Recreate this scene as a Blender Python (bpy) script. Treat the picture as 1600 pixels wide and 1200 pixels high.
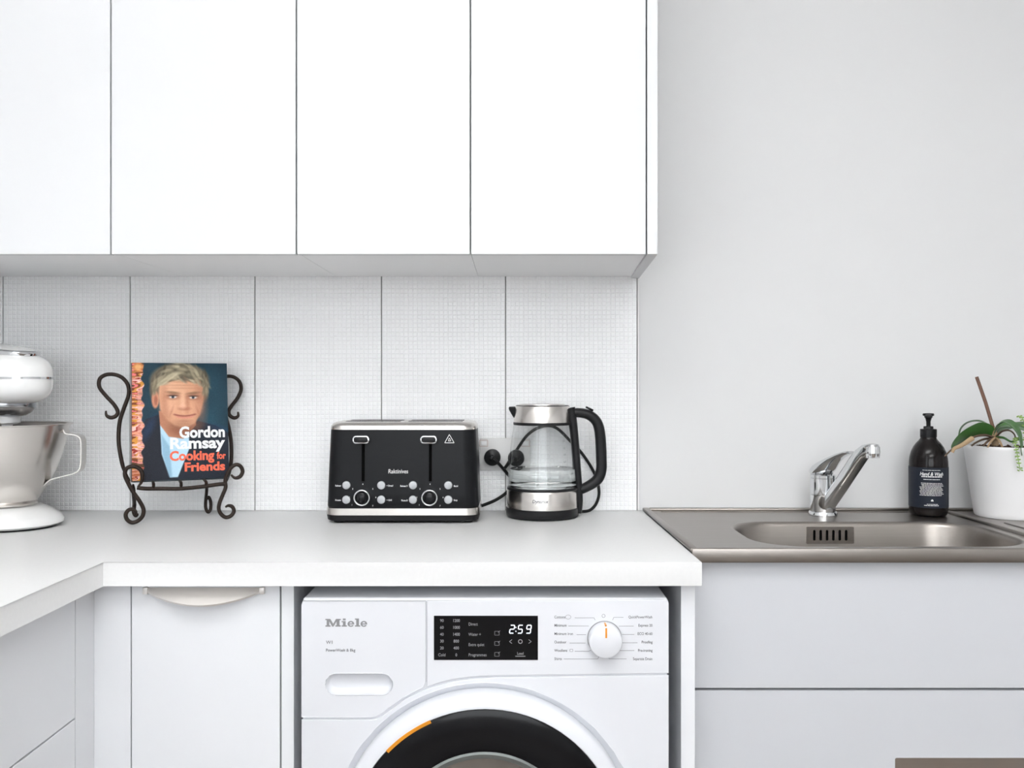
import bpy, bmesh, math, random
from mathutils import Vector, Matrix

# ---------------------------------------------------------------- scene clearing
for o in list(bpy.data.objects):
    bpy.data.objects.remove(o)
SC = bpy.context.scene
COL = SC.collection
random.seed(7)
PI = math.pi

# ---------------------------------------------------------------- camera
FPX, DIST, CAMZ = 1406.0, 2.06, 1.189
cam = bpy.data.cameras.new('camera')
cam.sensor_width = 36.0
cam.lens = 36.0 * FPX / 1600.0
cam.clip_start = 0.05
cam_o = bpy.data.objects.new('camera', cam)
cam_o.location = (0, -DIST, CAMZ)
cam_o.rotation_euler = (PI / 2, 0, 0)
COL.objects.link(cam_o)
SC.camera = cam_o

# ---------------------------------------------------------------- world, lights, exposure
SC.view_settings.view_transform = 'Standard'
SC.view_settings.look = 'None'
SC.view_settings.gamma = 1.0
SC.view_settings.use_curve_mapping = False
SC.view_settings.exposure = 0.13
w = bpy.data.worlds.new('sky')
SC.world = w
w.use_nodes = True
bg = w.node_tree.nodes['Background']
bg.inputs['Color'].default_value = (0.80, 0.90, 1.0, 1)
bg.inputs['Strength'].default_value = 1.0


def area(name, loc, rot, sx, sy, power, color):
    l = bpy.data.lights.new(name, 'AREA')
    l.shape = 'RECTANGLE'
    l.size, l.size_y = sx, sy
    l.energy = power
    l.color = color
    o = bpy.data.objects.new(name, l)
    o.location = loc
    o.rotation_euler = rot
    COL.objects.link(o)
    return o


# daylight entering through the two windows behind and left of the camera
area('window_daylight', (0.05, -4.98, 1.625), (PI / 2, 0, 0), 2.4, 1.45, 40, (0.95, 0.975, 1.0))
area('window_daylight', (-1.16, -3.25, 1.55), (PI / 2, 0, -PI / 2), 1.2, 1.3, 9, (0.93, 0.965, 1.0))

# ---------------------------------------------------------------- helpers
WM = {}


def at(px, py, y):
    """photo pixel -> world point on the vertical plane at depth y"""
    d = y + DIST
    return Vector(((px - 800) * d / FPX, y, CAMZ - (py - 600) * d / FPX))


def link(o, parent=None, local=False):
    COL.objects.link(o)
    if parent is None:
        WM[o.name] = o.matrix_basis.copy()
    else:
        o.parent = parent
        P = WM[parent.name]
        if local:
            WM[o.name] = P.copy()
        else:
            o.matrix_parent_inverse = P.inverted()
            WM[o.name] = Matrix.Identity(4)
    return o


def thing(name, label, cat, loc=(0, 0, 0), rotz=0.0, group=None, kind=None):
    o = bpy.data.objects.new(name, None)
    o.empty_display_size = 0.05
    o.matrix_basis = Matrix.Translation(loc) @ Matrix.Rotation(rotz, 4, 'Z')
    link(o)
    tag(o, label, cat, group, kind)
    return o


def tag(o, label=None, cat=None, group=None, kind=None):
    if label: o['label'] = label
    if cat: o['category'] = cat
    if group: o['group'] = group
    if kind: o['kind'] = kind
    return o


def obj(name, bm, mat, parent=None, local=False, smooth=None, label=None):
    """link one bmesh as ONE mesh object; smooth = auto-smooth angle in degrees"""
    bmesh.ops.recalc_face_normals(bm, faces=bm.faces[:])
    if smooth is not None:
        lim = math.radians(smooth)
        for f in bm.faces:
            f.smooth = True
        for e in bm.edges:
            e.smooth = len(e.link_faces) == 2 and e.calc_face_angle(0) < lim
    me = bpy.data.meshes.new(name)
    bm.to_mesh(me)
    bm.free()
    for m in (mat if isinstance(mat, (list, tuple)) else [mat]):
        me.materials.append(m)
    o = bpy.data.objects.new(name, me)
    link(o, parent, local)
    if label: o['label'] = label
    return o


def BM():
    return bmesh.new()


def box(bm, x0, x1, y0, y1, z0, z1, bev=0.0, seg=2, M=None):
    r = bmesh.ops.create_cube(bm, size=1.0)
    vs = r['verts']
    for v in vs:
        v.co = Vector(((x0 + x1) / 2 + v.co.x * (x1 - x0), (y0 + y1) / 2 + v.co.y * (y1 - y0), (z0 + z1) / 2 + v.co.z * (z1 - z0)))
    if M is not None:
        for v in vs: v.co = M @ v.co
    if bev > 0:
        es = list({e for v in vs for e in v.link_edges})
        bmesh.ops.bevel(bm, geom=es, offset=bev, segments=seg, profile=0.5, affect='EDGES')
    return bm


def bx(*a, **k):
    return box(BM(), *a, **k)


def prism(bm, poly, z0, z1, bev=0.0, seg=2, M=None):
    """polygon in xy extruded from z0 to z1"""
    lo = [bm.verts.new((p[0], p[1], z0)) for p in poly]
    hi = [bm.verts.new((p[0], p[1], z1)) for p in poly]
    n = len(poly)
    bm.faces.new(lo[::-1]); bm.faces.new(hi)
    for i in range(n):
        bm.faces.new((lo[i], lo[(i + 1) % n], hi[(i + 1) % n], hi[i]))
    vs = lo + hi
    if M is not None:
        for v in vs: v.co = M @ v.co
    if bev > 0:
        es = list({e for v in vs for e in v.link_edges})
        bmesh.ops.bevel(bm, geom=es, offset=bev, segments=seg, profile=0.5, affect='EDGES')
    return bm


def loft(bm, rings, cap=True, closed=True):
    vr = [[bm.verts.new(p) for p in r] for r in rings]
    n = len(vr[0])
    for a, b in zip(vr[:-1], vr[1:]):
        for i in range(n if closed else n - 1):
            j = (i + 1) % n
            bm.faces.new((a[i], a[j], b[j], b[i]))
    if cap:
        for r in (vr[0], vr[-1]):
            try: bm.faces.new(r)
            except ValueError: pass
    return bm


def lathe(bm, prof, n=48, c=(0, 0, 0), axis='Z', cap=True):
    """prof = [(radius, height)]"""
    rings = []
    for r, h in prof:
        ring = []
        for i in range(n):
            a = 2 * PI * i / n
            p = (r * math.cos(a), r * math.sin(a), h)
            if axis == 'Y': p = (r * math.cos(a), h, r * math.sin(a))
            if axis == 'X': p = (h, r * math.cos(a), r * math.sin(a))
            ring.append((p[0] + c[0], p[1] + c[1], p[2] + c[2]))
        rings.append(ring)
    return loft(bm, rings, cap)


def smooth_path(pts, n=8):
    pts = [Vector(p) for p in pts]
    out = []
    for i in range(len(pts) - 1):
        p0 = pts[max(i - 1, 0)]; p1 = pts[i]; p2 = pts[i + 1]; p3 = pts[min(i + 2, len(pts) - 1)]
        for k in range(n):
            t = k / n
            out.append(0.5 * ((2 * p1) + (p2 - p0) * t + (2 * p0 - 5 * p1 + 4 * p2 - p3) * t * t + (3 * p1 - p0 - 3 * p2 + p3) * t ** 3))
    out.append(pts[-1])
    return out


def tube(bm, pts, r, n=10, taper=None):
    """round tube along pts; taper(t) scales the radius"""
    pts = [Vector(p) for p in pts]
    up = None
    rings = []
    m = len(pts)
    for i, p in enumerate(pts):
        t = (pts[min(i + 1, m - 1)] - pts[max(i - 1, 0)]).normalized()
        if up is None:
            up = t.orthogonal().normalized()
        up = (up - t * up.dot(t)).normalized()
        s = t.cross(up)
        rr = r * (taper(i / (m - 1)) if taper else 1.0)
        rings.append([p + (up * math.cos(2 * PI * k / n) + s * math.sin(2 * PI * k / n)) * rr for k in range(n)])
    return loft(bm, rings)


def srings(secs, n=32, p=2.0):
    """sections (center, axis_a, axis_b) -> superellipse rings"""
    out = []
    for c, a, b in secs:
        c, a, b = Vector(c), Vector(a), Vector(b)
        ring = []
        for k in range(n):
            t = 2 * PI * k / n
            ct, st = math.cos(t), math.sin(t)
            ring.append(c + a * math.copysign(abs(ct) ** (2 / p), ct) + b * math.copysign(abs(st) ** (2 / p), st))
        out.append(ring)
    return out


def rrect(x0, x1, y0, y1, r, n=8):
    out = []
    for cx, cy, a0 in ((x1 - r, y1 - r, 0), (x0 + r, y1 - r, PI / 2), (x0 + r, y0 + r, PI), (x1 - r, y0 + r, 1.5 * PI)):
        for k in range(n + 1):
            a = a0 + PI / 2 * k / n
            out.append((cx + r * math.cos(a), cy + r * math.sin(a)))
    return out


def plate(bm, outer, holes, h0, h1, plane='XZ'):
    """flat plate with holes; outer/holes are 2D loops, h0..h1 the thickness (front = h0)"""
    def P(p, h):
        return (p[0], h, p[1]) if plane == 'XZ' else (p[0], p[1], h)
    for h in (h0, h1):
        es = []
        for lp in [outer] + holes:
            vs = [bm.verts.new(P(p, h)) for p in lp]
            es += [bm.edges.new((vs[i], vs[(i + 1) % len(vs)])) for i in range(len(vs))]
        bmesh.ops.triangle_fill(bm, use_beauty=True, use_dissolve=False, edges=es)
    for lp in [outer] + holes:
        n = len(lp)
        a = [bm.verts.new(P(p, h0)) for p in lp]; b = [bm.verts.new(P(p, h1)) for p in lp]
        for i in range(n):
            bm.faces.new((a[i], a[(i + 1) % n], b[(i + 1) % n], b[i]))
    bmesh.ops.remove_doubles(bm, verts=bm.verts[:], dist=1e-5)
    return bm


def circ(cx, cy, r, n=64):
    return [(cx + r * math.cos(2 * PI * k / n), cy + r * math.sin(2 * PI * k / n)) for k in range(n)]


def text(bm, s, size, M, ext=0.0002, align='LEFT', bold=0.0, sx=1.0, shear=0.0, space=1.0):
    """add lettering; local x right, y up, z towards the reader, placed by M"""
    cu = bpy.data.curves.new('t', 'FONT')
    cu.body = s
    cu.size = size
    cu.extrude = ext
    cu.align_x = align
    cu.offset = bold * size
    cu.shear = shear
    cu.space_character = space
    cu.resolution_u = 3
    o = bpy.data.objects.new('t', cu)
    me = o.to_mesh()
    base = len(bm.verts)
    S = M @ Matrix.Diagonal((sx, 1, 1, 1))
    vs = [bm.verts.new(S @ v.co) for v in me.vertices]
    for p in me.polygons:
        try: bm.faces.new([vs[i] for i in p.vertices])
        except ValueError: pass
    o.to_mesh_clear()
    bpy.data.objects.remove(o)
    bpy.data.curves.remove(cu)
    return vs


def front(x, y, z):
    """frame for lettering on a surface that faces the camera side (-y)"""
    return Matrix.Translation((x, y, z)) @ Matrix.Rotation(PI / 2, 4, 'X')


# ---------------------------------------------------------------- materials
def lin(r, g, b):
    f = lambda c: (c / 255 / 12.92) if c / 255 <= 0.04045 else ((c / 255 + 0.055) / 1.055) ** 2.4
    return (f(r), f(g), f(b))


def mat(name, col, rough=0.5, metal=0.0, var=0.03, scale=40.0, bump=0.0, stretch=(1, 1, 1), rvar=0.0, coat=0.0, spec=0.5, emit=0.0, **kw):
    m = bpy.data.materials.new(name)
    m.use_nodes = True
    nt = m.node_tree
    b = nt.nodes['Principled BSDF']
    b.inputs['Roughness'].default_value = rough
    b.inputs['Metallic'].default_value = metal
    b.inputs['Specular IOR Level'].default_value = spec
    b.inputs['Coat Weight'].default_value = coat
    for k, v in kw.items():
        b.inputs[k.replace('_', ' ')].default_value = v
    tc = nt.nodes.new('ShaderNodeTexCoord')
    mp = nt.nodes.new('ShaderNodeMapping')
    mp.inputs['Scale'].default_value = stretch
    nz = nt.nodes.new('ShaderNodeTexNoise')
    nz.inputs['Scale'].default_value = scale
    nz.inputs['Detail'].default_value = 3
    nt.links.new(tc.outputs['Object'], mp.inputs['Vector'])
    nt.links.new(mp.outputs['Vector'], nz.inputs['Vector'])
    mx = nt.nodes.new('ShaderNodeMix')
    mx.data_type = 'RGBA'
    mx.inputs['A'].default_value = (*[max(c * (1 - var), 0) for c in col], 1)
    mx.inputs['B'].default_value = (*[min(c * (1 + var), 1) for c in col], 1)
    nt.links.new(nz.outputs['Fac'], mx.inputs['Factor'])
    nt.links.new(mx.outputs['Result'], b.inputs['Base Color'])
    if emit:
        b.inputs['Emission Color'].default_value = (*col, 1)
        b.inputs['Emission Strength'].default_value = emit
    if rvar:
        mr = nt.nodes.new('ShaderNodeMapRange')
        mr.inputs['To Min'].default_value = max(rough - rvar, 0.02)
        mr.inputs['To Max'].default_value = rough + rvar
        nt.links.new(nz.outputs['Fac'], mr.inputs['Value'])
        nt.links.new(mr.outputs['Result'], b.inputs['Roughness'])
    if bump:
        bp = nt.nodes.new('ShaderNodeBump')
        bp.inputs['Strength'].default_value = bump
        bp.inputs['Distance'].default_value = 0.001
        nt.links.new(nz.outputs['Fac'], bp.inputs['Height'])
        nt.links.new(bp.outputs['Normal'], b.inputs['Normal'])
    return m


def thin_glass(name, tint=(0.97, 0.98, 0.975), refl=1.0, ior=1.5):
    """clear thin pane: see-through plus Fresnel reflection"""
    m = bpy.data.materials.new(name)
    m.use_nodes = True
    nt = m.node_tree
    nt.nodes.remove(nt.nodes['Principled BSDF'])
    out = nt.nodes['Material Output']
    tr = nt.nodes.new('ShaderNodeBsdfTransparent')
    tr.inputs['Color'].default_value = (*tint, 1)
    gl = nt.nodes.new('ShaderNodeBsdfGlossy')
    gl.inputs['Roughness'].default_value = 0.03
    lw = nt.nodes.new('ShaderNodeLayerWeight')
    lw.inputs['Blend'].default_value = 0.5
    pw = nt.nodes.new('ShaderNodeMath'); pw.operation = 'POWER'; pw.inputs[1].default_value = 4.0
    fr = nt.nodes.new('ShaderNodeMath'); fr.operation = 'MULTIPLY_ADD'; fr.inputs[1].default_value = 0.55; fr.inputs[2].default_value = 0.045
    nt.links.new(lw.outputs['Facing'], pw.inputs[0]); nt.links.new(pw.outputs[0], fr.inputs[0])
    mx = nt.nodes.new('ShaderNodeMixShader')
    nt.links.new(fr.outputs[0], mx.inputs['Fac'])
    nt.links.new(tr.outputs['BSDF'], mx.inputs[1])
    nt.links.new(gl.outputs['BSDF'], mx.inputs[2])
    nt.links.new(mx.outputs['Shader'], out.inputs['Surface'])
    return m


M_LAM = mat('white_laminate', (0.71, 0.715, 0.727), 0.5, var=0.006, scale=300, bump=0.02, spec=0.25)
M_CARC = mat('white_melamine', (0.90, 0.90, 0.905), 0.4, var=0.006, scale=200)
M_LAMB = mat('white_laminate_base', (0.83, 0.84, 0.865), 0.38, var=0.006, scale=300, bump=0.02)
M_WALL = mat('wall_paint', (0.72, 0.72, 0.722), 0.75, var=0.012, scale=6, bump=0.03)
M_CEIL = mat('ceiling_paint', (0.86, 0.86, 0.85), 0.85, var=0.01, scale=8)
M_FLOOR = mat('oak_floor', (0.13, 0.095, 0.07), 0.45, var=0.35, scale=6, stretch=(1, 12, 1), rvar=0.08)
M_TOP = mat('worktop_laminate', (0.825, 0.823, 0.82), 0.42, var=0.03, scale=160, bump=0.02)
M_TILE = mat('mosaic_glaze', (0.94, 0.942, 0.948), 0.22, var=0.03, scale=150)
M_GROUT = mat('grout', (0.36, 0.35, 0.34), 0.9, var=0.1, scale=80)
M_TRIM = mat('tile_trim', (0.78, 0.77, 0.76), 0.5, var=0.02)
M_STEEL = mat('brushed_steel', (0.56, 0.535, 0.505), 0.30, 1.0, var=0.06, scale=18, stretch=(1, 25, 25), rvar=0.05, bump=0.015)
M_STEELV = mat('satin_steel', (0.66, 0.63, 0.60), 0.24, 1.0, var=0.04, scale=20, stretch=(1, 1, 25), rvar=0.04)
M_SINK = mat('sink_steel', (0.31, 0.283, 0.26), 0.33, 1.0, var=0.08, scale=12, stretch=(1, 18, 18), rvar=0.06, bump=0.02)
M_CHROME = mat('chrome', (0.72, 0.73, 0.74), 0.06, 1.0, var=0.01, scale=10)
M_BLACK = mat('black_plastic', (0.012, 0.012, 0.013), 0.36, var=0.2, scale=90, bump=0.02, spec=0.2)
M_BLACKG = mat('black_gloss', (0.006, 0.006, 0.007), 0.12, var=0.2, scale=30, spec=0.2)
M_CORD = mat('black_rubber', (0.014, 0.014, 0.014), 0.5, var=0.2, scale=60, spec=0.2)
M_HOLE = mat('dark_void', (0.003, 0.003, 0.003), 0.9, var=0.2, spec=0.0)
M_IRON = mat('wrought_iron', (0.030, 0.021, 0.017), 0.42, 0.3, var=0.3, scale=120, bump=0.15, spec=0.2)
M_OUTLET = mat('outlet_plastic_shaded', (0.72, 0.71, 0.70), 0.4, var=0.01)  # plate white darkened to carry the toaster's shadow
M_WPL = mat('white_plastic', (0.82, 0.82, 0.82), 0.3, var=0.01)
M_ENAMEL = mat('white_enamel', (0.755, 0.765, 0.80), 0.22, var=0.008, scale=20)
M_CREAM = mat('white_gloss_enamel', (0.86, 0.86, 0.85), 0.12, var=0.008, scale=20, coat=0.3)
M_ORANGE = mat('orange_plastic', lin(228, 148, 40), 0.4, var=0.04)
M_GREYINK = mat('grey_ink', (0.25, 0.25, 0.26), 0.6, var=0.05)
M_DARKINK = mat('dark_grey_ink', (0.16, 0.16, 0.17), 0.6, var=0.05)
M_WHITEINK = mat('white_ink', (0.80, 0.80, 0.80), 0.5, var=0.04)
M_DIMLED = mat('dim_display', (0.26, 0.26, 0.27), 0.5, var=0.05, emit=0.08)
M_BRIGHTLED = mat('bright_display', (0.86, 0.90, 1.0), 0.5, var=0.01, emit=1.3)
M_NICKEL = mat('satin_nickel', (0.82, 0.785, 0.75), 0.36, 0.5, var=0.02, scale=60, rvar=0.03)
M_GLASS = thin_glass('kettle_glass', (0.975, 0.98, 0.978))
M_PANE = thin_glass('window_glass')
M_WATER = mat('water', (0.985, 0.995, 0.992), 0.0, var=0.002, Transmission_Weight=1.0, IOR=1.33)
M_SMOKE = mat('door_glass', (0.05, 0.055, 0.055), 0.06, var=0.1, coat=0.5)
M_POT = mat('white_ceramic', (0.84, 0.835, 0.84), 0.28, var=0.01)
M_SOIL = mat('bark_soil', (0.055, 0.028, 0.017), 0.9, var=0.7, scale=90, bump=1.0)
M_LEAF = mat('orchid_leaf', (0.045, 0.13, 0.03), 0.32, var=0.35, scale=25, bump=0.05)
M_LIGHTLEAF = mat('pale_green_leaf', (0.27, 0.42, 0.10), 0.45, var=0.3, scale=60)
M_STAKE = mat('brown_stake', (0.15, 0.072, 0.045), 0.6, var=0.4, scale=60, bump=0.2)
M_ROOT = mat('tan_root', (0.42, 0.29, 0.17), 0.7, var=0.35, scale=50, bump=0.2)
M_DARKROOT = mat('dark_root', (0.09, 0.055, 0.033), 0.7, var=0.4, scale=60, bump=0.2)
M_BOTTLE = mat('dark_amber_bottle', (0.010, 0.008, 0.008), 0.10, var=0.2, scale=20, spec=0.2)
M_LABEL = mat('navy_label', (0.016, 0.020, 0.030), 0.45, var=0.1, scale=60, spec=0.2)
M_PAPER = mat('book_pages', (0.78, 0.75, 0.69), 0.9, var=0.1, scale=20, stretch=(1, 1, 60))
M_COVER = mat('book_cover_teal', lin(20, 44, 56), 0.3, var=0.1)
M_REDINK = mat('orange_red_ink', lin(226, 88, 50), 0.4, var=0.03)

# ================================================================ THE SETTING
XL, XR, YF, ZH = -1.264, 2.45, -5.05, 2.62
ZC = 0.9                                              # worktop height
wall_back = obj('wall_back', bx(XL - .1, XR + .1, 0.0, 0.12, -.02, ZH + .02), M_WALL); tag(wall_back, 'pale painted wall behind the sink and counter', None, kind='structure')
o = obj('floor', bx(XL - .1, XR + .1, YF - .1, 0.12, -.10, 0.0), M_FLOOR); tag(o, 'brown oak floor', None, kind='structure')
o = obj('ceiling', bx(XL - .1, XR + .1, YF - .1, 0.12, ZH, ZH + .1), M_CEIL); tag(o, 'white ceiling', None, kind='structure')
o = obj('wall_right', bx(XR, XR + .1, YF - .1, 0, 0, ZH), M_WALL); tag(o, 'pale wall on the right side of the room', None, kind='structure')
b = BM(); wy0, wy1, wz0, wz1 = -3.85, -2.65, .9, 2.2
for a in ((YF - .1, wy0, 0, ZH), (wy1, 0, 0, ZH), (wy0, wy1, 0, wz0), (wy0, wy1, wz1, ZH)):
    box(b, XL - .1, XL, a[0], a[1], a[2], a[3])
o = obj('wall_left', b, M_WALL); tag(o, 'pale wall on the left side of the room', None, kind='structure')
b = BM(); wx0, wx1, vz0, vz1 = -1.15, 1.25, .9, 2.35
for a in ((XL - .1, wx0, 0, ZH), (wx1, XR + .1, 0, ZH), (wx0, wx1, 0, vz0), (wx0, wx1, vz1, ZH)):
    box(b, a[0], a[1], YF - .1, YF, a[2], a[3])
o = obj('wall_front', b, M_WALL); tag(o, 'pale wall behind the camera', None, kind='structure')
# windows behind the camera
win = thing('window_1', 'wide window behind the camera', None, (.05, YF, vz0), kind='structure')
b = BM()
for a in ((wx0, wx0 + .05, vz0, vz1), (wx1 - .05, wx1, vz0, vz1), (wx0, wx1, vz0, vz0 + .05), (wx0, wx1, vz1 - .05, vz1), (.025, .075, vz0, vz1)):
    box(b, a[0], a[1], YF - .08, YF - .02, a[2], a[3])
obj('window_frame', b, M_WPL, win)
obj('pane', bx(wx0 + .05, .025, YF - .055, YF - .05, vz0 + .05, vz1 - .05), M_PANE, win)
obj('pane', bx(.075, wx1 - .05, YF - .055, YF - .05, vz0 + .05, vz1 - .05), M_PANE, win)
win = thing('window_2', 'window in the left wall', None, (XL, -3.25, wz0), kind='structure')
b = BM()
for a in ((wy0, wy0 + .05, wz0, wz1), (wy1 - .05, wy1, wz0, wz1), (wy0, wy1, wz0, wz0 + .05), (wy0, wy1, wz1 - .05, wz1)):
    box(b, XL - .08, XL - .02, a[0], a[1], a[2], a[3])
obj('window_frame', b, M_WPL, win)
obj('pane', bx(XL - .055, XL - .05, wy0 + .05, wy1 - .05, wz0 + .05, wz1 - .05), M_PANE, win)

# mosaic splashback tiles on the back wall, each with its own relief of small glazed squares
joints = [XL, -1.161, -.871, -.5865, -.2977, -.0147, .2855]
ZT = 1.436


def mosaic(x0, x1, z0, z1):
    bm = BM()
    box(bm, x0, x1, -.0075, -.0015, z0, z1)
    nx = max(1, round((x1 - x0) / .0099)); nz = round((z1 - z0) / .0099)
    px, pz = (x1 - x0) / nx, (z1 - z0) / nz
    for i in range(nx):
        for j in range(nz):
            cx, cz = x0 + (i + .5) * px, z0 + (j + .5) * pz
            hx, hz, kx, kz = px * .475, pz * .475, px * .34, pz * .34
            tx, tz = random.gauss(0, .022), random.gauss(0, .022)
            lo = [bm.verts.new((cx + a * hx, -.0075, cz + c * hz)) for a, c in ((-1, -1), (1, -1), (1, 1), (-1, 1))]
            hi = [bm.verts.new((cx + a * kx, -.0083 + tx * a * kx + tz * c * kz, cz + c * kz)) for a, c in ((-1, -1), (1, -1), (1, 1), (-1, 1))]
            bm.faces.new(hi)
            for k in range(4):
                bm.faces.new((lo[k], lo[(k + 1) % 4], hi[(k + 1) % 4], hi[k]))
    return bm


for a, c in zip(joints[:-1], joints[1:]):
    obj('tile', mosaic(a + .0012, c - .0012, ZC + .0005, ZT), M_TILE, wall_back)
obj('grout', bx(XL, .2855, -.003, 0, ZC + .0005, ZT), M_GROUT, wall_back)
o = obj('trim_1', bx(.286, .2895, -.010, 0, ZC + .001, ZT - .002, bev=.0008), M_TRIM); tag(o, 'narrow edge strip ending the mosaic tiles', None, kind='structure')
tag(o, kind='structure')

# ================================================================ WORKTOP AND CABINETS
b = prism(BM(), [(XL, -.0005), (.2977, -.0005), (.3084, -.60), (-.6636, -.60), (-.6636, -2.35), (XL, -2.35)], .861, ZC, bev=.0015)
o = obj('worktop', b, M_TOP, smooth=40); tag(o, 'white L-shaped laminate worktop under the small appliances', 'worktop')

UF, UB, UT = -.39, 1.430, 2.16                        # upper fronts: plane, bottom, top
edges = [XL + .0005, -.7447, -.4003, -.0772, .2497]
ul = ['white wall cabinet at the left picture edge, above the stand mixer',
      'white wall cabinet above the cookbook',
      'white wall cabinet above the toaster',
      'rightmost white wall cabinet, above the kettle']
for i in range(4):
    x0, x1 = edges[i], edges[i + 1]
    t = thing('wall_cabinet', ul[i], 'cabinet', ((x0 + x1) / 2, -.19, UB), group='wall cabinets in a row')
    if i == 3:
        bb = BM(); prism(bb, [(x0 + .0005, -.0105), (.2708, -.0105), (.2512, -.3695), (x0 + .0005, -.3695)], UB + .004, UT)
    else:
        bb = bx(x0 + .0005, x1 - .0005, -.3695, -.0105, UB + .004, UT)
    obj('body', bb, M_CARC, t)
    obj('door', bx(x0 + .0014, x1 - .0014, UF, -.3715, UB, UT, bev=.0008), M_LAM, t)
    if i == 3:
        obj('end_panel', prism(BM(), [(.2510, -.3905), (.2702, -.3905), (.2905, -.0005), (.2712, -.0105)], UB, UT, bev=.0006), M_LAM, t)
# base cabinets: narrow door unit
BF = -.57
t = thing('base_cabinet', 'narrow white base cabinet with curved pull, left of the washing machine', 'cabinet', (-.52, -.3, 0))
bb = bx(-.690, -.3825, -.548, -.012, .10, .8605); box(bb, -.690, -.3825, -.50, -.48, 0, .10)
obj('body', bb, M_LAMB, t)
obj('filler_panel', bx(-.6920, -.6316, BF, -.549, .10, .8590, bev=.0006), M_LAMB, t)
dr = obj('door', bx(-.6296, -.3846, BF, -.549, .10, .8570, bev=.0006), M_LAMB, t)
obj('end_panel', bx(-.3818, -.3612, BF, -.012, 0, .8605, bev=.0006), M_LAMB, t)
# crescent lip pull: sloping plate, deepest in the middle
b = BM()
N = 24; xa, xb = -.6045, -.4125; zt = .8525
rt, rb_, ft, fb = [], [], [], []
for k in range(N + 1):
    u = k / N
    s = max(0.0, math.sin(PI * (0.04 + .92 * u)) - math.sin(PI * .04)) / (1 - math.sin(PI * .04))
    s = s ** .85
    x = xa + (xb - xa) * u
    dy, dz = .004 + .022 * s, .004 + .019 * s
    rt.append((x, BF - .002, zt)); ft.append((x, BF - .002 - dy, zt - dz))
    rb_.append((x, BF - .0005, zt - .003)); fb.append((x, BF - .0005 - dy, zt - dz - .003))
loft(b, [[rt[k], ft[k], fb[k], rb_[k]] for k in range(N + 1)])
for x in (xa, xb):
    box(b, x - .004 if x == xa else x - .004, x + .004, BF - .0085, BF - .0005, zt - .010, zt + .001, bev=.0006)
obj('handle', b, M_NICKEL, dr, smooth=40, label='curved satin metal pull')

# left run: drawer unit facing right
t = thing('base_cabinet', 'white drawer base cabinet at the lower left, under the side arm of the worktop', 'cabinet', (-.95, -1.4, 0))
FX = -.692
bb = bx(XL + .002, FX - .021, -2.34, -.552, .10, .8605); box(bb, XL + .01, FX - .07, -2.34, -.552, 0, .10)
obj('body', bb, M_LAMB, t)
obj('filler_panel', bx(FX - .019, FX - .0002, -.6325, BF + .004, .10, .8590, bev=.0006), M_LAMB, t)
for (za, zb) in ((.6605, .8570), (.385, .6575), (.10, .382)):
    for (ya, yb) in ((-1.475, -.6350), (-2.34, -1.478)):
        obj('drawer', bx(FX - .019, FX, ya, yb, za, zb, bev=.0006), M_LAMB, t)

# support panel right of the washing machine
o = obj('support_panel', bx(.2798, .3030, BF, -.004, 0, .8605, bev=.0006), M_LAMB)
tag(o, 'upright white panel carrying the worktop, right of the washing machine', 'panel')

# sink unit: two wide drawer fronts, white laminate toned down for light fading to the right
M_LAMS = mat('white_laminate_shaded', (0.60, 0.61, 0.64), 0.38, var=0.006, scale=300, bump=0.02)
SF = -.490
t = thing('sink_cabinet', 'wide white drawer cabinet under the steel sink', 'cabinet', (.88, -.25, 0))
bb = bx(.305, 1.48, SF + .021, SF + .03, .10, .66)
box(bb, .305, .32, SF + .03, -.006, .10, .87); box(bb, 1.465, 1.48, SF + .03, -.006, .10, .87); box(bb, .32, 1.465, SF + .03, -.006, .10, .12)
box(bb, .305, 1.48, -.44, -.42, 0, .10)
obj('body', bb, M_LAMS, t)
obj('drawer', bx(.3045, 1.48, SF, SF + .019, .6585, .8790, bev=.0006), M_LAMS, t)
hx0, hx1, hz0, hz1 = .672, 1.012, .470, .533
b = plate(BM(), [(.3045, .10), (1.48, .10), (1.48, .6540), (.3045, .6540)], [[(hx0, hz0), (hx1, hz0), (hx1, hz1), (hx0, hz1)]], SF, SF + .019)
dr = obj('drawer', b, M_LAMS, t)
b = plate(BM(), rrect(hx0 - .004, hx1 + .004, hz0 - .004, hz1 + .004, .003, 3), [rrect(hx0 + .002, hx1 - .002, hz0 + .002, hz1 - .002, .002, 3)], SF - .0012, SF + .0)
for a in ((hx0, hx1, SF + .017, SF + .0195, hz0, hz1), (hx0, hx0 + .002, SF, SF + .018, hz0, hz1), (hx1 - .002, hx1, SF, SF + .018, hz0, hz1), (hx0, hx1, SF, SF + .018, hz0, hz0 + .002), (hx0, hx1, SF, SF + .018, hz1 - .002, hz1)):
    box(b, *a)
obj('recessed_handle', b, M_STEELV, dr, label='recessed steel finger pull')
# ================================================================ SINK
t = thing('sink', 'stainless steel sink bench with one bowl and a drainer', 'sink', (.85, -.25, ZC))
SX1 = 1.47
deck = [(.3025, -.012), (.3090, -.505), (SX1, -.505), (SX1, -.012)]
bl = rrect(.438, .948, -.468, -.176, .095, 12)


def inset(lp, d):
    cx = sum(p[0] for p in lp) / len(lp); cy = sum(p[1] for p in lp) / len(lp)
    x0 = min(p[0] for p in lp); x1 = max(p[0] for p in lp); y0 = min(p[1] for p in lp); y1 = max(p[1] for p in lp)
    return [(cx + (p[0] - cx) * (1 - 2 * d / (x1 - x0)), cy + (p[1] - cy) * (1 - 2 * d / (y1 - y0))) for p in lp]


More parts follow.
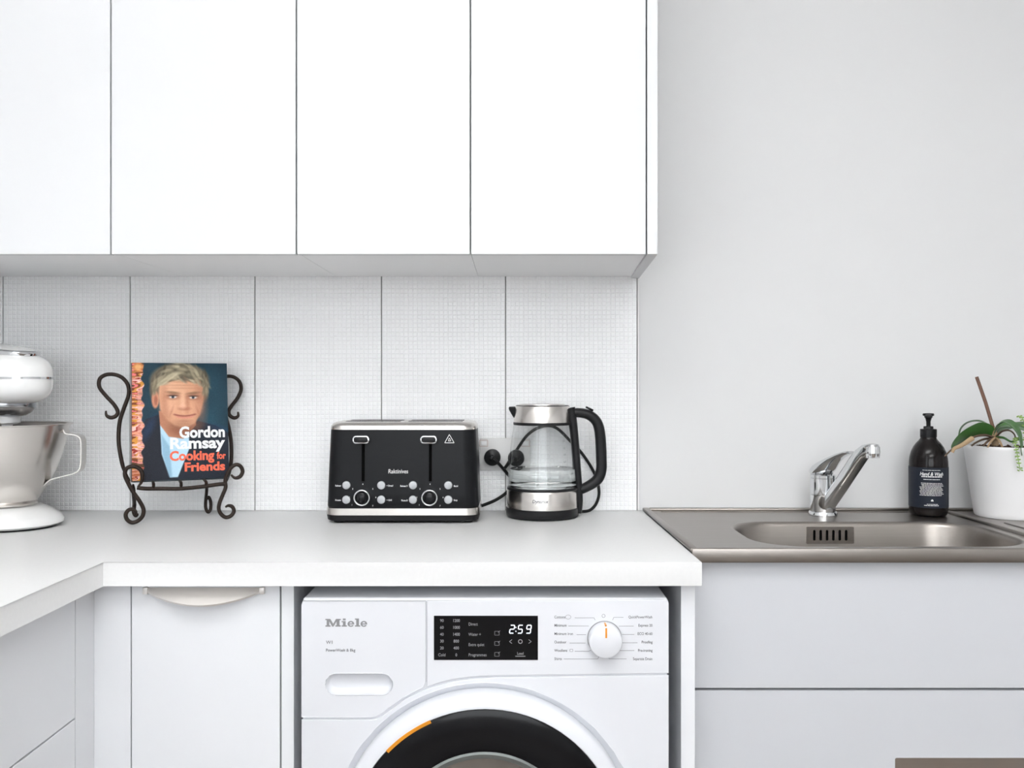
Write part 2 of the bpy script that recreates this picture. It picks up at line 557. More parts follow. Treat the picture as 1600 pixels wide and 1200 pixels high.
b = BM()
plate(b, deck, [bl], ZC + .0012, ZC + .0002, plane='XY')
obj('deck', b, M_SINK, t)
b = BM()
rings = []
for d, dz in ((0, .0012), (.003, .0004), (.006, -.003), (.008, -.009), (.014, -.09), (.02, -.125), (.03, -.143), (.05, -.152), (.11, -.156)):
    rings.append([(p[0], p[1], ZC + dz) for p in inset(bl, d)])
loft(b, rings, cap=False)
b.faces.new([b.verts.new(p) for p in rings[-1]])
bmesh.ops.remove_doubles(b, verts=b.verts[:], dist=1e-5)
obj('bowl', b, M_SINK, t, smooth=50)
# raised rim round the bench and the deep front lip
RZ = ZC + .0065
b = BM()
prism(b, [(.2985, -.0015), (.3068, -.512), (.3205, -.512), (.3125, -.0015)], ZC + .0005, RZ, bev=.002)
prism(b, [(.3125, -.016), (SX1, -.016), (SX1, -.0015), (.3125, -.0015)], ZC + .0005, RZ, bev=.002)
obj('rim', b, M_SINK, t, smooth=50)
obj('front_lip', bx(.3068 + .002, SX1, -.514, -.494, .8815, RZ - .0003, bev=.0025, seg=3), M_SINK, t, smooth=50)
b = BM()
tube(b, smooth_path([(.975, -.030, ZC + .001), (.974, -.20, ZC + .001), (.972, -.40, ZC + .001), (.965, -.485, ZC + .001)], 6), .006, 10)
tube(b, smooth_path([(.335, -.040, ZC - .0005), (.66, -.040, ZC - .0005), (.975, -.040, ZC - .0005)], 4), .004, 8)
obj('ridge', b, M_SINK, t, smooth=60)
b = BM()
for k in range(9):
    x = 1.02 + .045 * k
    tube(b, [(x, -.20, ZC), (x, -.46, ZC)], .004, 8)
obj('drainer_groove', b, M_SINK, t, smooth=60)
# overflow grille on the rear bowl wall
gx0, gx1, gz0, gz1 = .612, .711, .857, .892
slots = []
for k in range(6):
    cx = gx0 + .0165 + k * .0132
    slots.append(rrect(cx - .0026, cx + .0026, gz0 + .0065, gz1 - .0065, .0024, 4))
b = plate(BM(), rrect(gx0, gx1, gz0, gz1, .002, 3), slots, -.1895, -.1865)
g = obj('overflow_grille', b, M_STEELV, t)
obj('slot_backing', bx(gx0 + .003, gx1 - .003, -.1866, -.1855, gz0 + .003, gz1 - .003), M_HOLE, g)
b = BM(); lathe(b, [(.042, -.1555), (.040, -.1535), (.028, -.1545), (.026, -.155)], 32, (.69, -.32, ZC)); 
obj('drain', b, M_CHROME, t, smooth=40)

# ================================================================ MIXER TAP
TX, TY = .681, -.088
t = thing('mixer_tap', 'chrome single-lever mixer tap on the sink deck', 'tap', (TX, TY, ZC))
b = BM(); lathe(b, [(.0305, .0013), (.0310, .005), (.0290, .010), (.0265, .011)], 40, (TX, TY, ZC)); obj('base_ring', b, M_CHROME, t, smooth=40)
b = BM(); lathe(b, [(.0265, .010), (.0268, .012), (.0268, .0465), (.0258, .0472), (.0258, .0482), (.0268, .0488), (.0268, .0830), (.0258, .0836), (.0258, .0846), (.0266, .085), (.0266, .0900), (.022, .0935)], 40, (TX, TY, ZC)); obj('body', b, M_CHROME, t, smooth=25)
# lever: domed cap sweeping into a thin paddle
dirn = Vector((.35, -.937, 0)).normalized(); sd = Vector((dirn.y, -dirn.x, 0)) * -1
b = BM()
C0 = Vector((TX, TY, ZC))
secs = []
for f, zc, wd, th, tl in ((-.0262, .0895, .006, .0045, 0), (-.0235, .0925, .015, .0075, .1), (-.017, .0965, .0225, .0115, .2), (-.006, .1005, .0262, .0150, .3), (.007, .1060, .0262, .0165, .45), (.020, .1150, .0235, .0135, .6), (.036, .1265, .0195, .0085, .6), (.056, .1365, .0165, .0055, .4), (.078, .1435, .0150, .0042, .2), (.086, .1450, .012, .003, .1)):
    up = Vector((0, 0, 1)) * math.cos(tl) - dirn * math.sin(tl)
    secs.append((C0 + dirn * f + Vector((0, 0, zc)), sd * wd, up * th))
loft(b, srings(secs, 28, 2.3)); obj('lever', b, M_CHROME, t, smooth=60)
# spout: flat-sided arm rising to the outlet
P = [Vector((.682, -.090, .911)), Vector((.6875, -.104, .928)), Vector((.703, -.143, .976)), Vector((.719, -.184, 1.028)), Vector((.7245, -.198, 1.044)), Vector((.7305, -.211, 1.053)), Vector((.7365, -.224, 1.0565)), Vector((.740, -.231, 1.0565))]
secs = []
for i, p in enumerate(P):
    tg = (P[min(i + 1, len(P) - 1)] - P[max(i - 1, 0)]).normalized()
    side = Vector((-tg.y, tg.x, 0)).normalized()
    up = side.cross(tg).normalized()
    wd, th = (.0150, .0125) if i < 4 else ((.0146, .0125) if i < 6 else (.0142, .0110))
    if i == 7: wd, th = .010, .008
    secs.append((p, side * wd, up * th))
b = BM(); loft(b, srings(secs, 32, 4.0)); obj('spout', b, M_CHROME, t, smooth=40)
NX, NY = .7362, -.2225
b = BM(); lathe(b, [(.006, 1.0675), (.0115, 1.0660), (.0142, 1.0610), (.0146, 1.0480), (.0138, 1.0475), (.0138, 1.0468), (.0136, 1.0460), (.0132, 1.0385), (.0115, 1.0380), (.0110, 1.042)], 36, (NX, NY, 0)); obj('outlet', b, M_CHROME, t, smooth=25)
b = BM(); lathe(b, [(.0112, 1.0395), (.004, 1.0395)], 24, (NX, NY, 0)); obj('aerator', b, M_HOLE, t)

# ================================================================ SOAP BOTTLE
BXX, BY = .9130, -.0870
t = thing('soap_bottle', 'dark pump bottle of hand wash with a navy label beside the tap', 'bottle', (BXX, BY, ZC + .0012))
Z0 = ZC + .0012
prof = [(.030, 0), (.0345, .0008), (.0380, .005), (.0398, .013), (.0400, .020), (.0400, .108), (.0397, .118), (.0385, .128), (.0355, .140), (.0310, .1500), (.0255, .1580), (.0200, .1640), (.0170, .1680), (.0160, .172), (.0160, .176)]
b = BM(); lathe(b, prof, 56, (BXX, BY, Z0)); obj('bottle_body', b, M_BOTTLE, t, smooth=50)
b = BM(); lathe(b, [(.0402, .0205), (.04035, .0205), (.04035, .1075), (.0402, .1075)], 56, (BXX, BY, Z0), cap=False); lb = obj('label', b, M_LABEL, t, smooth=50)
b = BM(); lathe(b, [(.0162, .1715), (.0170, .1718), (.0170, .1885), (.0162, .1892), (.0100, .1895), (.0100, .1940), (.0092, .1952), (.0050, .1955)], 40, (BXX, BY, Z0)); obj('collar', b, M_BLACK, t, smooth=35)
b = BM(); lathe(b, [(.0045, .1950), (.0045, .2050), (.0065, .2130), (.0078, .2140), (.0085, .2175), (.0115, .2185), (.0118, .2215), (.0105, .2235), (.004, .2240)], 32, (BXX, BY, Z0))
box(b, -.0065, .0065, -.034, 0, .2145, .2220, bev=.0025, M=Matrix.Translation((BXX, BY, Z0)) @ Matrix.Rotation(-.43, 4, 'Z'))
obj('pump', b, M_BLACK, t, smooth=35)


def on_bottle(vs, r, a0=0.0):
    for v in vs:                                      # wrap lettering (x, z) round the bottle
        a = -PI / 2 + a0 + v.co.x / r
        v.co = Vector((BXX + r * math.cos(a), BY + r * math.sin(a), Z0 + v.co.z))


def bar(bm, x0, x1, z0, z1, y=0.0):
    n = max(1, int((x1 - x0) / .004))
    vs = []
    for k in range(n):
        a, c = x0 + (x1 - x0) * k / n, x0 + (x1 - x0) * (k + 1) / n
        q = [bm.verts.new((a, y, z0)), bm.verts.new((c, y, z0)), bm.verts.new((c, y, z1)), bm.verts.new((a, y, z1))]
        bm.faces.new(q); vs += q
    return vs


b = BM(); vs = []
vs += text(b, 'Hand & Wash', .0105, front(.0, 0, .0905), ext=0, align='CENTER', bold=.02, sx=.82, shear=.25)
rows = [(.1015, -.019, .019, .0010), (.0870, -.021, .023, .0022), (.0815, -.017, .017, .0013)]
for k in range(10):
    rows.append((.0735 - k * .0029, -.022 - (.003 if k > 2 else 0) + .001 * (k % 3), .022 + .002 * ((k * 7) % 3), .0011))
rows += [(.0285, -.010, .012, .0010), (.0255, -.0155, .0155, .0014)]
for z, xa, xb, h in rows:
    x = xa
    while x < xb - .001:                              # rows of print too small to read
        wd = min(random.uniform(.0025, .0075), xb - x)
        vs += bar(b, x, x + wd, z, z + h); x += wd + .0008
vs += bar(b, -.002, .003, .0355, .0380); vs += bar(b, -.0008, .0018, .0380, .0395)
on_bottle(vs, .0406, -.26)
obj('lettering', b, M_WHITEINK, lb, label='white printed lettering')

# ================================================================ POTTED ORCHID
PXX, PY = 1.083, -.102
t = thing('potted_orchid', 'orchid without flowers in a white ceramic pot by the right edge', 'plant', (PXX, PY, ZC + .0012))
b = BM(); lathe(b, [(.060, 0), (.0675, .0005), (.0700, .004), (.0715, .012), (.0900, .146), (.0912, .1535), (.0905, .1550), (.0880, .1550), (.0868, .150), (.086, .135), (.02, .133)], 64, (PXX, PY, Z0)); obj('pot', b, M_POT, t, smooth=40)
b = BM()
lathe(b, [(.001, .1475), (.03, .1468), (.06, .1455), (.0862, .1405)], 40, (PXX, PY, Z0), cap=False)
for k in range(70):
    a, r = random.uniform(0, 2 * PI), .08 * math.sqrt(random.random())
    M = Matrix.Translation((PXX + r * math.cos(a), PY + r * math.sin(a), Z0 + .147)) @ Matrix.Rotation(random.uniform(0, 6), 4, (random.random(), random.random(), random.random() + .1))
    s = random.uniform(.004, .008)
    box(b, -s, s, -s * .6, s * .6, -s * .4, s * .4, M=M)
obj('bark', b, M_SOIL, t)


def leaf(pts, width, wdir, fold=.15, mat_=M_LEAF, name='leaf', thick=.0011, tip=.45):
    """strap leaf: centre line pts, width, direction of the width at each point, V fold along the midrib"""
    pts = smooth_path(pts, 6)
    m = len(pts)
    bm = BM()
    rings = []
    for i, p in enumerate(pts):
        u = i / (m - 1)
        tg = (pts[min(i + 1, m - 1)] - pts[max(i - 1, 0)]).normalized()
        wv = Vector(wdir); wv = (wv - tg * wv.dot(tg)).normalized()
        nn = tg.cross(wv).normalized()
        if nn.z < 0: nn = -nn
        prof = min(1.0, .32 + 1.6 * u) * (max(0.0, 1 - ((u - tip) / (1 - tip)) ** 2.4) ** .5 if u > tip else 1.0)
        hw = max(width / 2 * prof, .0006)
        top = [p + wv * hw * s + nn * (abs(s) * hw * fold * 2 * (1 - .3 * abs(s))) for s in (-1, -.6, -.25, 0, .25, .6, 1)]
        rings.append(top + [q - nn * thick for q in top[::-1]])
    loft(bm, rings)
    return obj(name, bm, mat_, t, smooth=50)


crown = at(1553, 681, -.115)
up = lambda px, py, y: at(px, py, y)
leaf([up(1552, 681, -.115), up(1546, 672, -.122), up(1530, 671, -.135), up(1510, 680, -.15), up(1495, 692, -.155), up(1487, 702, -.155)], .034, (.20, -.35, .9), .08)
leaf([up(1553, 678, -.11), up(1545, 665, -.10), up(1530, 658, -.095), up(1513, 660, -.09), up(1501, 671, -.09), up(1498, 690, -.09)], .026, (.55, .83, .02), .10)
leaf([up(1554, 679, -.118), up(1560, 664, -.13), up(1572, 660, -.15), up(1584, 668, -.17), up(1593, 684, -.185), up(1597, 712, -.19)], .030, (.62, .75, .2), .14)
leaf([up(1554, 680, -.115), up(1562, 667, -.112), up(1580, 664, -.108), up(1602, 670, -.10), up(1625, 680, -.10)], .024, (.35, .75, .45), .12)
leaf([up(1555, 678, -.11), up(1575, 668, -.085), up(1600, 664, -.07), up(1630, 668, -.06), up(1645, 680, -.06)], .024, (.4, .8, .3), .12)
b = BM(); tube(b, [up(1526, 589, -.085), up(1540, 629, -.098), up(1554, 676, -.112), up(1556, 690, -.114)], .0036, 10); obj('stake', b, M_STAKE, t, smooth=50)
b = BM()
tube(b, smooth_path([up(1552, 668, -.115), up(1554, 680, -.116), up(1555, 696, -.116)], 5), .0062, 10, lambda u: .75 + .5 * u); obj('stem', b, M_ROOT, t, smooth=60)
roots = [([up(1553, 684, -.12), up(1540, 680, -.15), up(1524, 682, -.16), up(1508, 691, -.165), up(1490, 700, -.165), up(1476, 713, -.165)], .0030, M_DARKROOT),
         ([up(1519, 685, -.163), up(1510, 691, -.168), up(1500, 697, -.168), up(1491, 701, -.168), up(1488, 707, -.168)], .0058, M_ROOT),
         ([up(1553, 685, -.12), up(1545, 688, -.15), up(1536, 697, -.155)], .0030, M_DARKROOT),
         ([up(1555, 684, -.12), up(1548, 690, -.16), up(1543, 699, -.16)], .0030, M_ROOT),
         ([up(1556, 684, -.12), up(1562, 690, -.16), up(1566, 698, -.16)], .0034, M_ROOT),
         ([up(1556, 683, -.12), up(1566, 674, -.15), up(1578, 673, -.16), up(1586, 681, -.165), up(1584, 692, -.16)], .0022, M_DARKROOT),
         ([up(1556, 683, -.12), up(1568, 684, -.16), up(1580, 690, -.165), up(1592, 687, -.17)], .0030, M_LEAF),
         ([up(1552, 685, -.12), up(1538, 686, -.13), up(1524, 692, -.14), up(1518, 697, -.14)], .0028, M_DARKROOT)]
for pts, r, m_ in roots:
    b = BM(); tube(b, smooth_path(pts, 6), r, 8, lambda u: 1 - .45 * u); obj('root', b, m_, t, smooth=60)


def trailing(pts, n, s):
    pts = smooth_path(pts, 6)
    b = BM(); tube(b, pts, .0009, 6)
    for k in range(n):
        p = pts[min(len(pts) - 1, int((k + .5) / n * len(pts)))]
        for sg in (-1, 1):
            M = Matrix.Translation(p + Vector((sg * s * 1.1, random.uniform(-s, s), random.uniform(-s * .4, s * .4)))) @ Matrix.Rotation(random.uniform(-.6, .6), 4, 'Y')
            r = bmesh.ops.create_icosphere(b, subdivisions=1, radius=1.0)
            for v in r['verts']: v.co = M @ Vector((v.co.x * s * 1.2, v.co.y * s * .7, v.co.z * s * .62))
    obj('trailing_stem', b, M_LIGHTLEAF, t, smooth=80, label='pale green trailing stem of tiny round leaves')


trailing([up(1590, 684, -.17), up(1586, 688, -.19), up(1588, 702, -.198), up(1591, 718, -.198), up(1594, 735, -.195)], 13, .0027)
trailing([up(1604, 684, -.17), up(1606, 690, -.19), up(1605, 708, -.198), up(1606, 728, -.195)], 10, .0027)
trailing([up(1602, 690, -.12), up(1602, 668, -.13), up(1598, 655, -.135), up(1593, 650, -.135)], 6, .0030)
# ================================================================ WASHING MACHINE
WY = -.600
wp = lambda px, py: ((px - 800) * 1.46 / FPX, CAMZ - (py - 600) * 1.46 / FPX)
t = thing('washing_machine', 'white front-loading washing machine under the worktop', 'washing machine', (-.0436, -.3, 0))
X0, X1, ZTOP = -.3416, .2544, .8395
DCX, DCZ = -.0435, .4535
b = BM()
box(b, X0, X0 + .012, -.584, -.03, .02, ZTOP - .004); box(b, X1 - .012, X1, -.584, -.03, .02, ZTOP - .004)
box(b, X0, X1, -.04, -.03, .02, ZTOP - .004); box(b, X0, X1, -.584, -.03, .012, .03)
plate(b, [(X0 + .002, .03), (X1 - .002, .03), (X1 - .002, ZTOP - .006), (X0 + .002, ZTOP - .006)], [circ(DCX, DCZ, .2508), [wp(500, 1094), wp(622, 1094), wp(622, 1044), wp(500, 1044)]], -.5966, -.580)
obj('body', b, M_ENAMEL, t)
obj('lid', bx(X0, X1, -.590, -.03, ZTOP - .012, ZTOP, bev=.004, seg=3), M_ENAMEL, t, smooth=50)
for x in (X0 + .06, X1 - .06):
    for y in (-.53, -.09):
        bb = BM(); lathe(bb, [(.022, 0), (.022, .006), (.012, .008), (.012, .014)], 20, (x, y, 0)); obj('foot', bb, M_BLACK, t)


def face(poly, bev=.0022):
    return prism(BM(), poly, 0, 1)


def curve2(pts, n=5):
    return [(p.x, p.y) for p in smooth_path([(a, c, 0) for a, c in pts], n)]


def fascia(poly, holes=(), y0=WY, y1=-.5967):
    """front plate with a softened front edge"""
    b = BM()
    plate(b, poly, list(holes), y0, y1)
    fe = [e for e in b.edges if all(abs(v.co.y - y0) < 1e-6 for v in e.verts) and len(e.link_faces) == 2 and e.calc_face_angle(0) > 1.2]
    bmesh.ops.bevel(b, geom=fe, offset=.0009, segments=2, profile=.5, affect='EDGES')
    return b


# detergent drawer with stadium-shaped finger recess
low = curve2([wp(*p) for p in ((590, 1117.5), (610, 1104), (630, 1090), (660, 1074))], 5)
dp = [wp(471, 945), wp(473, 939), wp(665.2, 939), wp(665.2, 1066)] + low[::-1] + [wp(580, 1120.5), wp(471, 1120.5)]
hx = [wp(508, 1052), wp(614, 1086)]
st = rrect(hx[0][0], hx[1][0], hx[1][1], hx[0][1], (hx[0][1] - hx[1][1]) / 2 - .0003, 10)
dd = obj('detergent_drawer', fascia(dp, [st]), M_ENAMEL, t, smooth=None)
b = BM()
rings = []
for s, y in ((0, WY + .001), (.002, WY + .006), (.006, WY + .0115), (.012, WY + .013)):
    rings.append([(p[0], y, p[1]) for p in inset(st, s * .5 if s < .012 else .008)])
loft(b, rings, cap=False); b.faces.new([b.verts.new(p) for p in rings[-1]])
bmesh.ops.remove_doubles(b, verts=b.verts[:], dist=1e-5)
obj('finger_recess', b, M_ENAMEL, dd, smooth=60)
b = BM()
# slab-serif maker's name: bold letters with foot serifs
def glyph(pts, px, holes=()):
    f = lambda lp: [wp(px + q[0], 979 - q[1]) for q in lp]
    plate(b, f(pts), [f(h) for h in holes], WY - .0004, WY + .0002)


I_ = [(0, 0), (8.3, 0), (8.3, 1.9), (6.3, 1.9), (6.3, 8.6), (0, 8.6), (0, 6.8), (2, 6.8), (2, 1.9), (0, 1.9)]
L_ = [(0, 0), (8.3, 0), (8.3, 1.9), (6.3, 1.9), (6.3, 12.6), (0, 12.6), (0, 10.8), (2, 10.8), (2, 1.9), (0, 1.9)]
E_ = [(5.3 + 5.2 * math.cos(math.radians(a)), 4.25 + 4.55 * math.sin(math.radians(a))) for a in range(0, 331, 11)] + [(5.3 + 2.4 * math.cos(math.radians(a)), 4.25 + 2.9 * math.sin(math.radians(a))) for a in range(318, 195, -14)] + [(2.9, 3.4), (10.5, 3.4)]
EH = [(5.3 + 2.2 * math.cos(math.radians(a)), 4.9 + 2.2 * math.sin(math.radians(a))) for a in range(0, 181, 15)]
glyph([(0, 0), (8, 0), (8, 1.9), (6, 1.9), (6, 8.2), (10.6, 0), (12.8, 0), (17.4, 8.2), (17.4, 1.9), (15.6, 1.9), (15.6, 0), (24, 0), (24, 1.9), (22, 1.9), (22, 10.2), (24, 10.2), (24, 12), (16.6, 12), (12.2, 4.4), (7.6, 12), (0, 12), (0, 10.2), (2, 10.2), (2, 1.9), (0, 1.9)], 508.5)
glyph(I_, 533.8); glyph([(2, 9.8), (6.3, 9.8), (6.3, 12.6), (2, 12.6)], 533.8)
glyph(E_, 543, [EH]); glyph(L_, 554.6); glyph(E_, 563.2, [EH])
obj('lettering', b, M_GREYINK, dd, label='grey slab-serif lettering')
b = BM()
text(b, 'W1', .0076, front(*[wp(509.5, 1006)[0], WY - .0002, wp(509.5, 1006)[1]]), bold=.006, sx=1.0)
text(b, 'PowerWash & 8kg', .0068, front(wp(509, 1018)[0], WY - .0002, wp(509, 1018)[1]), bold=.006, sx=.93)
obj('lettering', b, M_DARKINK, dd)

# control panel
arch = curve2([wp(*p) for p in ((668, 1073.5), (686, 1067), (710, 1061.3), (740, 1057.5), (775, 1055.8))], 4)
cp = [wp(667.2, 939), wp(1043, 937), wp(1045, 943), wp(1045, 1052.2)] + arch[::-1] + [wp(667.2, 1073.7)]
cpan = obj('control_panel', fascia(cp), M_ENAMEL, t)
a, c = wp(678, 1031), wp(840.5, 962)
obj('display', bx(a[0], c[0], WY - .0012, WY + .0005, a[1], c[1], bev=.0004), M_BLACKG, cpan)
DY = WY - .0014


def lab(b, s, px, py, size, align='LEFT', bold=.0, sx=1.0, y=None, **kw):
    x, z = wp(px, py)
    text(b, s, size, front(x, DY if y is None else y, z), ext=.0001, align=align, bold=bold, sx=sx, **kw)


def stroke(b, pts, y, r=.00025):
    for p, q in zip(pts[:-1], pts[1:]):
        p, q = Vector(wp(*p)), Vector(wp(*q))
        n = (q - p).normalized(); n = Vector((-n.y, n.x)) * r
        vs = [b.verts.new((v.x, y, v.y)) for v in (p + n, q + n, q - n, p - n)]
        b.faces.new(vs)


b = BM()
for i, s in enumerate(('90', '60', '40', '30', '20', 'Cold')):
    lab(b, s, 690.5, 971.5 + i * 10.7, .0068, 'CENTER', .004, .9)
for i, s in enumerate(('1200', '1000', '1400', '800', '400', '0')):
    lab(b, s, 713, 971.5 + i * 10.7, .0068, 'CENTER', .012, .88)
for i, s in enumerate(('Direct', 'Water +', 'Extra quiet', 'Programmes')):
    lab(b, s, 732, 977 + i * 16, .0068, 'LEFT', .004, .85)
for py in (989, 1005, 1022):
    stroke(b, [(773, py - 3), (780, py - 3), (780, py + 3), (773, py + 3), (773, py - 3)], DY)
    stroke(b, [(778, py - 1), (781.5, py - 4)], DY)
stroke(b, [(800, 999), (796, 1002), (800, 1005)], DY, .0004); stroke(b, [(826, 999), (830, 1002), (826, 1005)], DY, .0004)
stroke(b, [(813 + 3 * math.cos(q * PI / 6), 1002 + 3 * math.sin(q * PI / 6)) for q in range(13)], DY, .0006)
lab(b, 'Load', 813, 1022.5, .0060, 'CENTER', .01, .9); stroke(b, [(805, 1025), (821, 1025)], DY, .0006)
obj('display_symbols', b, M_DIMLED, cpan, label='dim grey display text')
b = BM()
SEG = {'2': 'abged', '5': 'afgcd', '9': 'abcfgd'}


def seg_digit(b, ch, px, py, wd, hh):
    sl = lambda x, y: (px + x + (hh - y) * .14, py + y)
    P = {'a': ((0, 0), (wd, 0)), 'b': ((wd, 0), (wd, hh / 2)), 'c': ((wd, hh / 2), (wd, hh)), 'd': ((0, hh), (wd, hh)), 'e': ((0, hh / 2), (0, hh)), 'f': ((0, 0), (0, hh / 2)), 'g': ((0, hh / 2), (wd, hh / 2))}
    for s in SEG[ch]:
        (x0, y0), (x1, y1) = P[s]
        dx, dy = (x1 - x0) * .07, (y1 - y0) * .07
        stroke(b, [sl(x0 + dx, y0 + dy), sl(x1 - dx, y1 - dy)], DY, .00068)


seg_digit(b, '2', 796, 976.5, 6.5, 12.5); seg_digit(b, '5', 808.8, 976.5, 6.5, 12.5); seg_digit(b, '9', 822, 976.5, 6.5, 12.5)
for py in (980, 986): stroke(b, [(805.4, py), (806.8, py)], DY, .0008)
obj('time_digits', b, M_BRIGHTLED, cpan, label='lit white time digits 2:59')
b = BM()
y = WY - .0003
for i, s in enumerate(('Cottons', 'Minimum', 'Minimum iron', 'Outdoor', 'Woollens', 'Shirts')):
    lab(b, s, 866, 966 + i * 13.05, .0061, 'LEFT', .008, .88, y=y)
for i, s in enumerate(('QuickPowerWash', 'Express 20', 'ECO 40-60', 'Proofing', 'Pre-ironing', 'Separate Drain')):
    lab(b, s, 1019.5, 966 + i * 13.05, .0061, 'RIGHT', .008, .86, y=y)
for p in (((898, 965.2), (928, 965.2), (930, 969)), ((888, 978), (920, 978)), ((901, 991.5), (915.5, 991.5)), ((890, 1004.8), (915, 1004.8)), ((898, 1017.5), (920, 1017.5), (923, 1016)), ((881, 1029.6), (934, 1029.6), (936, 1025)),
          ((957, 969), (959, 964.6), (974, 964.6)), ((967, 978.2), (990, 978.2)), ((972, 991.2), (991, 991.2)), ((971, 1004.3), (996, 1004.3)), ((966, 1016.5), (991, 1016.5)), ((950, 1025), (952, 1029.4), (979, 1029.4))):
    stroke(b, p, y, .00028)
stroke(b, [(887.8 + (4.3 * math.cos(q * PI / 8)), 964 + 3.2 * math.sin(q * PI / 8)) for q in range(17)], y, .00022)
stroke(b, [(890.5, 1014.5), (895, 1014.5), (895, 1018), (890.5, 1018), (890.5, 1014.5)], y, .00022)
stroke(b, [(943 + 2.4 * math.cos(q * PI / 8), 962.3 + 2.6 * math.sin(q * PI / 8)) for q in range(17)], y, .0003)
obj('programme_lettering', b, M_DARKINK, cpan, label='small dark programme names and pointer lines')
kx, kz = wp(944.5, 997)
b = BM(); lathe(b, [(.0268, WY), (.0272, WY - .002), (.0266, WY - .020), (.0258, WY - .0225), (.0235, WY - .0238), (.006, WY - .0240)], 56, (kx, 0, kz), axis='Y')
kn = obj('dial', b, M_ENAMEL, cpan, smooth=35)
b = BM(); lathe(b, [(.0280, WY - .0001), (.0280, WY - .0018), (.0270, WY - .0018)], 56, (kx, 0, kz), axis='Y'); obj('dial_ring', b, M_GREYINK, cpan, smooth=35)
kk = 1.436 / FPX
b = box(BM(), kx - .0012, kx + .0018, WY - .0247, WY - .0236, kz + .0068, kz + .0228, bev=.0004); box(b, kx - .0016, kx + .0010, WY - .0236, WY - .010, kz + .0250, kz + .0276)
obj('dial_pointer', b, M_ORANGE, kn, label='orange pointer line')

# lower front panel, arched to follow the door
top = curve2([wp(*p) for p in ((580, 1125.0), (594, 1121.5), (612, 1109), (636, 1091), (672, 1075.5), (710, 1065.2), (740, 1061), (775, 1059))], 4)
lp = [(X0, .09), (X1, .09), wp(1045, 1055.2)] + top[::-1] + [wp(471, 1124.5)]
obj('front_panel', fascia(lp, [circ(DCX, DCZ, .2508, 96)]), M_ENAMEL, t)
obj('kick_panel', bx(X0, X1, -.6, -.5967, .016, .086, bev=.002), M_ENAMEL, t)
# door
b = BM(); lathe(b, [(.2512, -.5995), (.2506, -.5995), (.2350, -.5845), (.2150, -.5840)], 96, (DCX, 0, DCZ), axis='Y', cap=False); obj('door_surround', b, M_ENAMEL, t, smooth=40)
b = BM(); lathe(b, [(.2398, -.586), (.2394, -.612), (.2360, -.6195), (.2290, -.6250), (.2215, -.6272), (.2180, -.6272), (.2168, -.6250), (.2168, -.610)], 96, (DCX, 0, DCZ), axis='Y', cap=False); dor = obj('door', b, M_ENAMEL, t, smooth=35)
b = BM(); lathe(b, [(.2170, -.6150), (.2164, -.6248), (.2130, -.6262), (.180, -.6290), (.1535, -.6300), (.1505, -.6288), (.1495, -.620)], 96, (DCX, 0, DCZ), axis='Y', cap=False); obj('door_glass_ring', b, M_BLACKG, dor, smooth=35)
b = BM(); lathe(b, [(.1513, -.6280), (.1470, -.6310), (.1400, -.6290), (.1350, -.6150)], 80, (DCX, 0, DCZ), axis='Y', cap=False); obj('window_rim', b, mat('smoked_glass_rim', (.22, .24, .235), .12, .6, var=.1), dor, smooth=35)
b = BM(); lathe(b, [(.1355, -.6150), (.130, -.5900), (.115, -.5500), (.112, -.548), (.085, -.505), (.04, -.485), (.005, -.482)], 80, (DCX, 0, DCZ), axis='Y'); obj('window_bowl', b, mat('smoked_glass_bowl', (.30, .285, .265), .16, .9, var=.5, scale=14), dor, smooth=35)
b = BM()
rings = []
for q in range(25):
    a = math.radians(136 - (136 - 113.5) * q / 24)
    rings.append([(DCX + r * math.cos(a), yy, DCZ + r * math.sin(a)) for r, yy in ((.2130, -.6260), (.2130, -.6275), (.2185, -.6285), (.2185, -.6260))])
loft(b, rings); obj('orange_mark', b, M_ORANGE, dor, label='orange arc on the door edge')

# ================================================================ TOASTER
TCX, TYF, TYB = -.2285, -.196, -.034
t = thing('toaster', 'black four-slice toaster with steel trim and two dials', 'toaster', (TCX, -.115, ZC))
yc, hd = (TYF + TYB) / 2, (TYB - TYF) / 2


def tring(z, hw, hdp, r=.030, n=8, sl=0.0):
    return [(TCX + p[0], yc + p[1] + sl, z) for p in rrect(-hw, hw, -hdp, hdp, min(r, hdp - .002), n)]


b = BM()
loft(b, [tring(ZC + .0035, .1535, hd - .006, .026), tring(ZC + .006, .1585, hd - .001, .029), tring(ZC + .0155, .1605, hd, .03), tring(ZC + .0165, .1590, hd - .001, .03)])
obj('plinth', b, M_BLACK, t, smooth=35)
for x in (-.135, .135):
    for y in (-.055, .055):
        bb = BM(); lathe(bb, [(.010, .0), (.011, .001), (.011, .0045)], 20, (TCX + x, yc + y, ZC)); obj('foot', bb, M_BLACK, t)
b = BM()
loft(b, [tring(ZC + .0160, .1592, hd - .001), tring(ZC + .0170, .1612, hd + .0008), tring(ZC + .0310, .1605, hd + .0005), tring(ZC + .0320, .1590, hd - .001)])
obj('bottom_band', b, M_STEELV, t, smooth=35)
b = BM()
loft(b, [tring(ZC + .0315, .1575, hd - .0015), tring(ZC + .034, .1592, hd - .0005), tring(ZC + .06, .1580, hd - .0008), tring(ZC + .12, .1560, hd - .0025), tring(ZC + .17, .1540, hd - .0045), tring(ZC + .1935, .1530, hd - .0055)])
body = obj('body', b, mat('black_satin_steel', (.008, .0085, .0098), .34, .05, var=.15, scale=30, stretch=(1, 1, 6), spec=.16), t, smooth=35)
b = BM()
loft(b, [tring(ZC + .1930, .1525, hd - .006), tring(ZC + .1940, .1537, hd - .005), tring(ZC + .2005, .1530, hd - .0058), tring(ZC + .2065, .1490, hd - .0100), tring(ZC + .2092, .1430, hd - .0160), tring(ZC + .2098, .135, hd - .024)])
